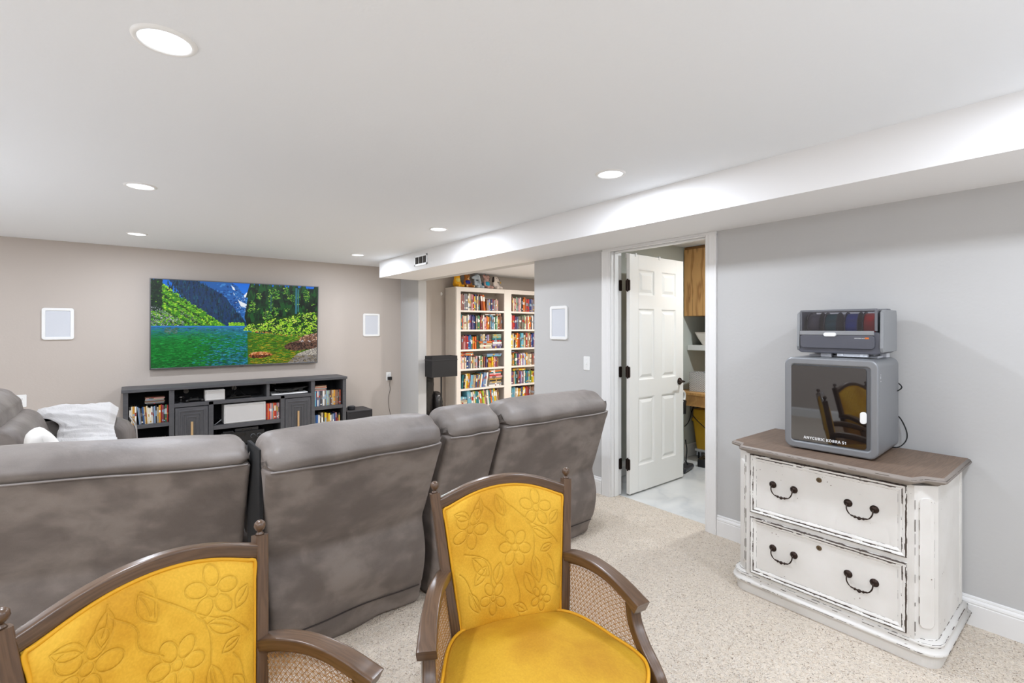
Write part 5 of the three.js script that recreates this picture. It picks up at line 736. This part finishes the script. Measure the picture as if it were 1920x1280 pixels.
{
  const W = 0.366, HH = 0.232, D = 0.285, t = thing('filament_box', 'dark grey filament box with a smoked lid and colored spools, on the printer', 'filament box', [3.075, CT + 0.4925, -0.914], -Math.PI / 2 + 0.047);
  const dark = mat(0x55565e, 0.45), rim = mat(0x6a6b70, 0.4), side = mat(0x8e9092, 0.5);
  const prof = (x0, x1, pts, m, n, o) => part(n, extr(poly(pts.map((p) => [p[0], p[1]])), x1 - x0, 0.004, 2).rotateY(Math.PI / 2).scale(-1, 1, 1).rotateY(Math.PI).translate(o, 0, 0), m, t);
  const tub = rrect(W - 0.008, 0.1, 0.022, 0, 0.051);
  part('tub', extr(tub, D - 0.02, 0.004, 3).translate(0, 0.001, 0.006), dark, t);
  part('front_panel', extr(rrect(W - 0.05, 0.06, 0.012, -0.005, 0.056), 0.006, 0.003, 3).translate(0, 0, D - 0.008), dark, t);
  part('band', slab(-W / 2 + 0.012, W / 2 - 0.03, 0.09, 0.112, D - 0.012, D - 0.002, 0.003), mat(0x8c8d8f, 0.4), t);
  for (const s of [-1, 1]) part('side_panel', boxUV(extr(poly([[0.01, 0.012], [D - 0.014, 0.012], [D - 0.006, 0.03], [D - 0.014, 0.2], [D - 0.05, 0.212], [0.02, 0.212], [0.006, 0.19], [0.006, 0.03]]), 0.008, 0.003, 2).rotateY(-Math.PI / 2).translate(s > 0 ? W / 2 + 0.003 : -W / 2 + 0.009, 0, 0)), side, t);
  const smoke = mat(0xdcdce2, 0.05, { transmission: 1, thickness: 0, ior: 1.5 });
  const lid = part('lid', [slab(-W / 2 + 0.014, W / 2 - 0.022, 0.112, 0.212, D - 0.02, D - 0.017, 0), box(W - 0.036, 0.003, 0.062, -0.004, 0, 0).rotateX(0.0).translate(0, 0.214, D - 0.048), slab(-W / 2 + 0.014, W / 2 - 0.022, 0.214, 0.217, 0.03, D - 0.07, 0)], smoke, t, 'smoked clear lid');
  part('lid_rim', [box(W - 0.03, 0.012, 0.012, -0.004, 0.208, D - 0.022, 0.004), box(W - 0.03, 0.012, 0.05, -0.004, 0.212, 0.03, 0.004), box(0.008, 0.1, 0.01, -W / 2 + 0.016, 0.112, D - 0.018, 0.002), box(0.012, 0.106, 0.014, W / 2 - 0.024, 0.11, D - 0.018, 0.003)], rim, lid);
  part('catch', extr(rrect(0.05, 0.014, 0.0069, -0.03, 0.093), 0.006, 0.003, 3).translate(0, 0, D - 0.002), M.white, t, 'white lid catch');
  const tx = text('ANYCUBIC ACE', 0.0042); part('lettering', tx.translate(0.075, 0.0735, D + 0.0012), M.white, t); part('orange_badge', slab(0.118, 0.134, 0.072, 0.08, D, D + 0.0018), mat(0xd8702a, 0.5), t);
  for (const [x, c, nm] of [[-0.125, 0x4b4852, 'grey'], [-0.045, 0x1f5558, 'teal'], [0.045, 0x2c448f, 'blue'], [0.122, 0xc01820, 'red']]) {
    const s = part('spool', new THREE.CylinderGeometry(0.062, 0.062, 0.05, 36).rotateZ(Math.PI / 2).translate(x, 0.138, 0.16), mat(c, 0.4), t, nm + ' filament spool');
    for (const e of [-0.028, 0.028]) part('flange', new THREE.CylinderGeometry(0.07, 0.07, 0.004, 36).rotateZ(Math.PI / 2).translate(x + e, 0.138, 0.16), mat(0x3b3c42, 0.4), s);
  }
  part('inner_back', slab(-W / 2 + 0.012, W / 2 - 0.02, 0.1, 0.2, 0.02, 0.03), mat(0xa2a3a7, 0.6), t);
  part('feed_hub', [box(0.13, 0.018, 0.025, 0.06, -0.018, D - 0.03, 0.004), box(0.012, 0.014, 0.028, 0.018, -0.016, D - 0.029, 0.001), box(0.012, 0.014, 0.028, 0.1, -0.016, D - 0.029, 0.001)], M.grilleGrey, t); part('support', [box(0.05, 0.022, 0.03, -0.06, -0.024, D - 0.06, 0.003), box(0.3, 0.01, 0.16, -0.0, -0.0235, 0.12), box(0.03, 0.022, 0.06, 0.15, -0.023, 0.06, 0.003), box(0.26, 0.014, 0.12, 0, -0.012, 0.12)], mat(0xd6d8de, 0.5), t);
}
// ------------------------------------------------------------------ golden velvet cane armchairs
function armchair(label, pos, turn) {
  const t = thing('armchair', label, 'armchair', pos, turn, undefined), W = M.walnut;
  const topY = 0.86, botY = 0.40, bx = (y) => lerp(0.19, 0.241, (y - botY) / (topY - botY)), bz = (y) => lerp(-0.195, -0.285, (y - botY) / (topY - botY));
  const PW = 0.034;
  // back posts, legs below
  for (const s of [-1, 1]) {
    const p = part('back_post', bar([[s * 0.2, 0, -0.27], [s * 0.188, 0.2, -0.215], [s * 0.188, botY, bz(botY)], [s * bx(0.6), 0.6, bz(0.6)], [s * bx(topY), topY, bz(topY)]], (q) => [PW - 0.002, 0.036], V3(1, 0, 0), 40, 0.3), W, t);
    part('finial', lathe([[0, 0], [0.011, 0], [0.009, 0.004], [0.006, 0.007], [0.006, 0.01], [0.011, 0.014], [0.0145, 0.022], [0.013, 0.031], [0.007, 0.037], [0, 0.038]], 18).translate(s * bx(topY), topY + 0.001, bz(topY)), W, p);
  }
  // crest rail and inner frame
  const crest = (u) => topY - 0.03 + 0.056 * Math.pow(1 - u * u, 1.2);  // serpentine
  const innerX = (y) => bx(y) - PW / 2 - 0.0, rail = [...Array(21)].map((_, i) => { const u = i / 10 - 1, y = crest(u) - 0.004; return [u * 0.227, y, bz(Math.min(y, topY))]; });
  part('crest_rail', bar(rail, [0.03, 0.036], V3(0, 0, 1), 60, 0.4), W, t);
  part('lower_rail', bar([[-0.19, 0.43, bz(0.43)], [0.19, 0.43, bz(0.43)]], [0.028, 0.04], V3(0, 0, 1), 4, 0.3), W, t);
  // upholstered back with quilted flowers
  const nx = 60, ny = 60, face = (sgn) => { const P = [], U = [], I = []; for (let j = 0; j <= ny; j++) for (let i = 0; i <= nx; i++) { const u = (i / nx) * 2 - 1, v = j / ny, yt = crest(u) - 0.017, y = lerp(0.435, yt, v), x = u * (innerX(y) - 0.0005), puff = 0.024 * Math.pow(Math.max(0, (1 - Math.pow(Math.abs(u), 6)) * (1 - Math.pow(Math.abs(2 * v - 1), 6))), 0.5); P.push(x, y, bz(Math.min(y, topY + 0.02)) + sgn * (0.008 + puff * (sgn > 0 ? 1 : 0.5))); U.push(u * 0.5 + 0.5, v); } for (let j = 0; j < ny; j++) for (let i = 0; i < nx; i++) { const a = j * (nx + 1) + i, b = a + 1, c = a + nx + 1, d = c + 1; sgn > 0 ? I.push(a, b, d, a, d, c) : I.push(a, d, b, a, c, d); } const g = new THREE.BufferGeometry(); g.setAttribute('position', new THREE.Float32BufferAttribute(P, 3)); g.setAttribute('uv', new THREE.Float32BufferAttribute(U, 2)); g.setIndex(I); g.computeVertexNormals(); return g; };
  const up = part('back_cushion', [face(1), face(-1)], M.velvetQuilt, t, 'golden yellow velvet back quilted with flowers and leaves');
  const edge = []; for (let i = 0; i <= 30; i++) { const u = 1 - i / 15; const y = crest(u) - 0.02; edge.push([u * (innerX(y) - 0.005), y, bz(Math.min(y, topY)) + 0.014]); } for (const s of [-1]) for (let i = 1; i < 8; i++) { const y = lerp(crest(-1) - 0.02, 0.44, i / 8); edge.push([-(innerX(y) - 0.005), y, bz(y) + 0.014]); } for (let i = 0; i < 9; i++) edge.push([lerp(-(innerX(0.44) - 0.005), innerX(0.44) - 0.005, i / 8), 0.44, bz(0.44) + 0.014]); for (let i = 1; i < 8; i++) { const y = lerp(0.44, crest(1) - 0.02, i / 8); edge.push([innerX(y) - 0.005, y, bz(y) + 0.014]); }
  part('piping', tube(edge, 0.0048, 200, 8, true), M.velvetPipe, up);
  // arms: splayed, dropping to the front
  const armPts = (s) => [[s * 0.212, 0.604, -0.245], [s * 0.236, 0.618, -0.19], [s * 0.268, 0.619, -0.12], [s * 0.298, 0.602, -0.035], [s * 0.318, 0.577, 0.038], [s * 0.325, 0.562, 0.068]];
  const postPts = (s) => [[s * 0.316, 0.56, 0.03], [s * 0.316, 0.51, 0.044], [s * 0.32, 0.46, 0.08], [s * 0.328, 0.41, 0.128], [s * 0.333, 0.37, 0.15], [s * 0.335, 0.30, 0.155], [s * 0.33, 0.16, 0.15], [s * 0.325, 0, 0.15]];
  const outline = [];
  for (const s of [-1, 1]) {
    const a = part('arm', bar(armPts(s), (q) => [0.046 + 0.008 * sstep(0.3, 1, q), 0.03 + 0.008 * sstep(0.8, 1, q)], V3(0.94 * s, 0, -0.35).normalize(), 44, 0.24), W, t);
    part('arm_post', bar(postPts(s), (q) => [0.036, 0.036 + 0.01 * sstep(0.3, 0.5, q) * (1 - sstep(0.6, 0.9, q))], V3(1, 0, 0), 48, 0.3), W, t);
    // cane panel: surface between seat rail and arm
    const A = new THREE.CatmullRomCurve3(armPts(s).map((p) => V3(...p)), false, 'centripetal'), F = new THREE.CatmullRomCurve3(postPts(s).map((p) => V3(...p)), false, 'centripetal');
    const base = (w) => V3(s * lerp(0.193, 0.325, Math.pow(w, 0.85)), 0.37, lerp(-0.185, 0.125, w));
    const S = (w, v) => { // w along the arm 0..1, v up 0..1
      const b = base(w), tp = A.getPoint(w * 0.86).add(V3(-s * 0.004, -0.022, 0)); const p = b.clone().lerp(tp, v); if (w > 0.55) { const k = sstep(0.55, 1, w), q = postPts(s); const yy = p.y; let zz = 0.03; for (let i = 0; i < q.length - 1; i++) if (yy <= q[i][1] && yy >= q[i + 1][1]) zz = lerp(q[i][2], q[i + 1][2], (q[i][1] - yy) / (q[i][1] - q[i + 1][1])); p.z = lerp(p.z, zz - 0.012, k * k); } return p; };
    const cane = [], LW = 0.30, LH = 0.235, pitch = 0.0138;
    const strand = (w0, v0, w1, v1, wd, lift) => { const n = Math.max(2, Math.ceil(Math.hypot((w1 - w0) * LW, (v1 - v0) * LH) / 0.022)), P = [], I = []; for (let i = 0; i <= n; i++) { const f = i / n, p = S(lerp(w0, w1, f), lerp(v0, v1, f)), e = 0.004, q = S(clamp(lerp(w0, w1, f + e), 0, 1), clamp(lerp(v0, v1, f + e), 0, 1)), r = S(clamp(lerp(w0, w1, f - e), 0, 1), clamp(lerp(v0, v1, f - e), 0, 1)), T = q.sub(r).normalize(), N = V3(s * 0.92, 0, -0.38), B = V3().crossVectors(T, N).normalize().multiplyScalar(wd / 2); const c = p.addScaledVector(N, lift); for (const o of [c.clone().add(B).addScaledVector(N, -0.0003), c.clone().addScaledVector(N, 0.0006), c.clone().sub(B).addScaledVector(N, -0.0003), c.clone().addScaledVector(N, -0.0007)]) P.push(o.x, o.y, o.z); }
      for (let i = 0; i < n; i++) for (let k = 0; k < 4; k++) { const a = i * 4 + k, b = i * 4 + ((k + 1) % 4); I.push(a, b, a + 4, b, b + 4, a + 4); }
      const g = new THREE.BufferGeometry(); g.setAttribute('position', new THREE.Float32BufferAttribute(P, 3)); g.setIndex(I); g.computeVertexNormals(); g.setAttribute('uv', new THREE.Float32BufferAttribute(new Float32Array(P.length / 3 * 2), 2)); cane.push(g); };
    const nu = Math.round(LW / pitch), nv = Math.round(LH / pitch);
    for (let i = 0; i <= nu; i++) for (const o of [-0.1, 0.1]) { const w = clamp((i + o) / nu, 0, 1); strand(w, 0, w, 1, 0.0014, 0.0004); }
    for (let j = 0; j <= nv; j++) for (const o of [-0.1, 0.1]) { const v = clamp((j + o) / nv, 0, 1); strand(0, v, 1, v, 0.0014, -0.0004); }
    for (let k = -nv; k <= nu; k++) { const a0 = Math.max(0, k), a1 = Math.min(nu, k + nv); if (a1 - a0 > 0.5) { strand((a0) / nu, (a0 - k) / nv, a1 / nu, (a1 - k) / nv, 0.0019, 0.0012); } }
    for (let k = 0; k <= nu + nv; k++) { const a0 = Math.max(0, k - nv), a1 = Math.min(nu, k); if (a1 - a0 > 0.5) strand(a0 / nu, (k - a0) / nv, a1 / nu, (k - a1) / nv, 0.0019, -0.0012); }
    const cp = part('cane_panel', cane, M.cane, t, 'woven cane arm panel');
    const rim = []; for (let i = 0; i <= 12; i++) rim.push(S(i / 12, 1)); for (let i = 1; i <= 8; i++) rim.push(S(1, 1 - i / 8)); for (let i = 1; i <= 12; i++) rim.push(S(1 - i / 12, 0)); for (let i = 1; i < 8; i++) rim.push(S(0, i / 8));
    part('cane_moulding', tube(rim.map((p) => [p.x, p.y, p.z]), 0.0062, 160, 8, true), W, cp);
  }
  // seat rails and cushion
  const SO = (o) => [[-0.185 + o, -0.19 + o], [-0.285 + o, 0.02], [-0.305 + o, 0.09], [-0.30 + o, 0.15 - o], [-0.22, 0.235 - o], [0, 0.265 - o], [0.22, 0.235 - o], [0.30 - o, 0.15 - o], [0.305 - o, 0.09], [0.285 - o, 0.02], [0.185 - o, -0.19 + o]];
  const ringAt = (o, y, n = 80, dome = 0) => { const c = new THREE.CatmullRomCurve3(SO(o).map((p) => V3(p[0], 0, p[1])), true, 'centripetal', 0.5); return c.getSpacedPoints(n).slice(0, -1).map((p) => V3(p.x, y, p.z)); };
  part('seat_rail', orient(loft([ringAt(0.012, 0.285), ringAt(0.006, 0.29), ringAt(0.004, 0.35), ringAt(0.01, 0.356)])), W, t);
  const rings = [ringAt(0.02, 0.357), ringAt(0.012, 0.362), ringAt(0.006, 0.385), ringAt(0.006, 0.43), ringAt(0.012, 0.444)];
  const ctr = V3(0, 0, 0.04); for (const k of [0.96, 0.88, 0.76, 0.6, 0.42, 0.22, 0.05]) rings.push(ringAt(0.012, 0).map((p) => { const q = p.clone().sub(ctr).multiplyScalar(k).add(ctr); q.y = 0.446 + 0.043 * (1 - Math.pow(k, 2.4)) + 0.006 * wob(q.x * 9, q.z * 5, 121) + 0.004 * Math.sin(q.x * 34 + q.z * 6) * (1 - k * k); return q; }));
  const seatGeo = orient(loft(rings)); { const p = seatGeo.attributes.position, q = seatGeo.attributes.uv; for (let i = 0; i < p.count; i++) q.setXY(i, p.getX(i) + p.getY(i) * 0.3, p.getZ(i) + p.getY(i)); }
  const sc = part('seat_cushion', seatGeo, M.velvetSeat, t, 'plump golden velvet seat cushion');
  part('piping', [tube(ringAt(0.008, 0.4455, 60).map((p) => [p.x, p.y, p.z]), 0.005, 160, 8, true), tube(ringAt(0.008, 0.366, 60).map((p) => [p.x, p.y, p.z]), 0.005, 160, 8, true)], M.velvetPipe, sc);
  return t;
}
armchair('yellow velvet cane armchair at right, whole seat showing, in front of the sofa', [0.931, 0, -1.077], THREE.MathUtils.degToRad(-19));
armchair('yellow velvet cane armchair at the lower left, turned right, seat out of the picture', [0.1325, 0, -1.0785], THREE.MathUtils.degToRad(18.5));

renderer.render(scene, camera);
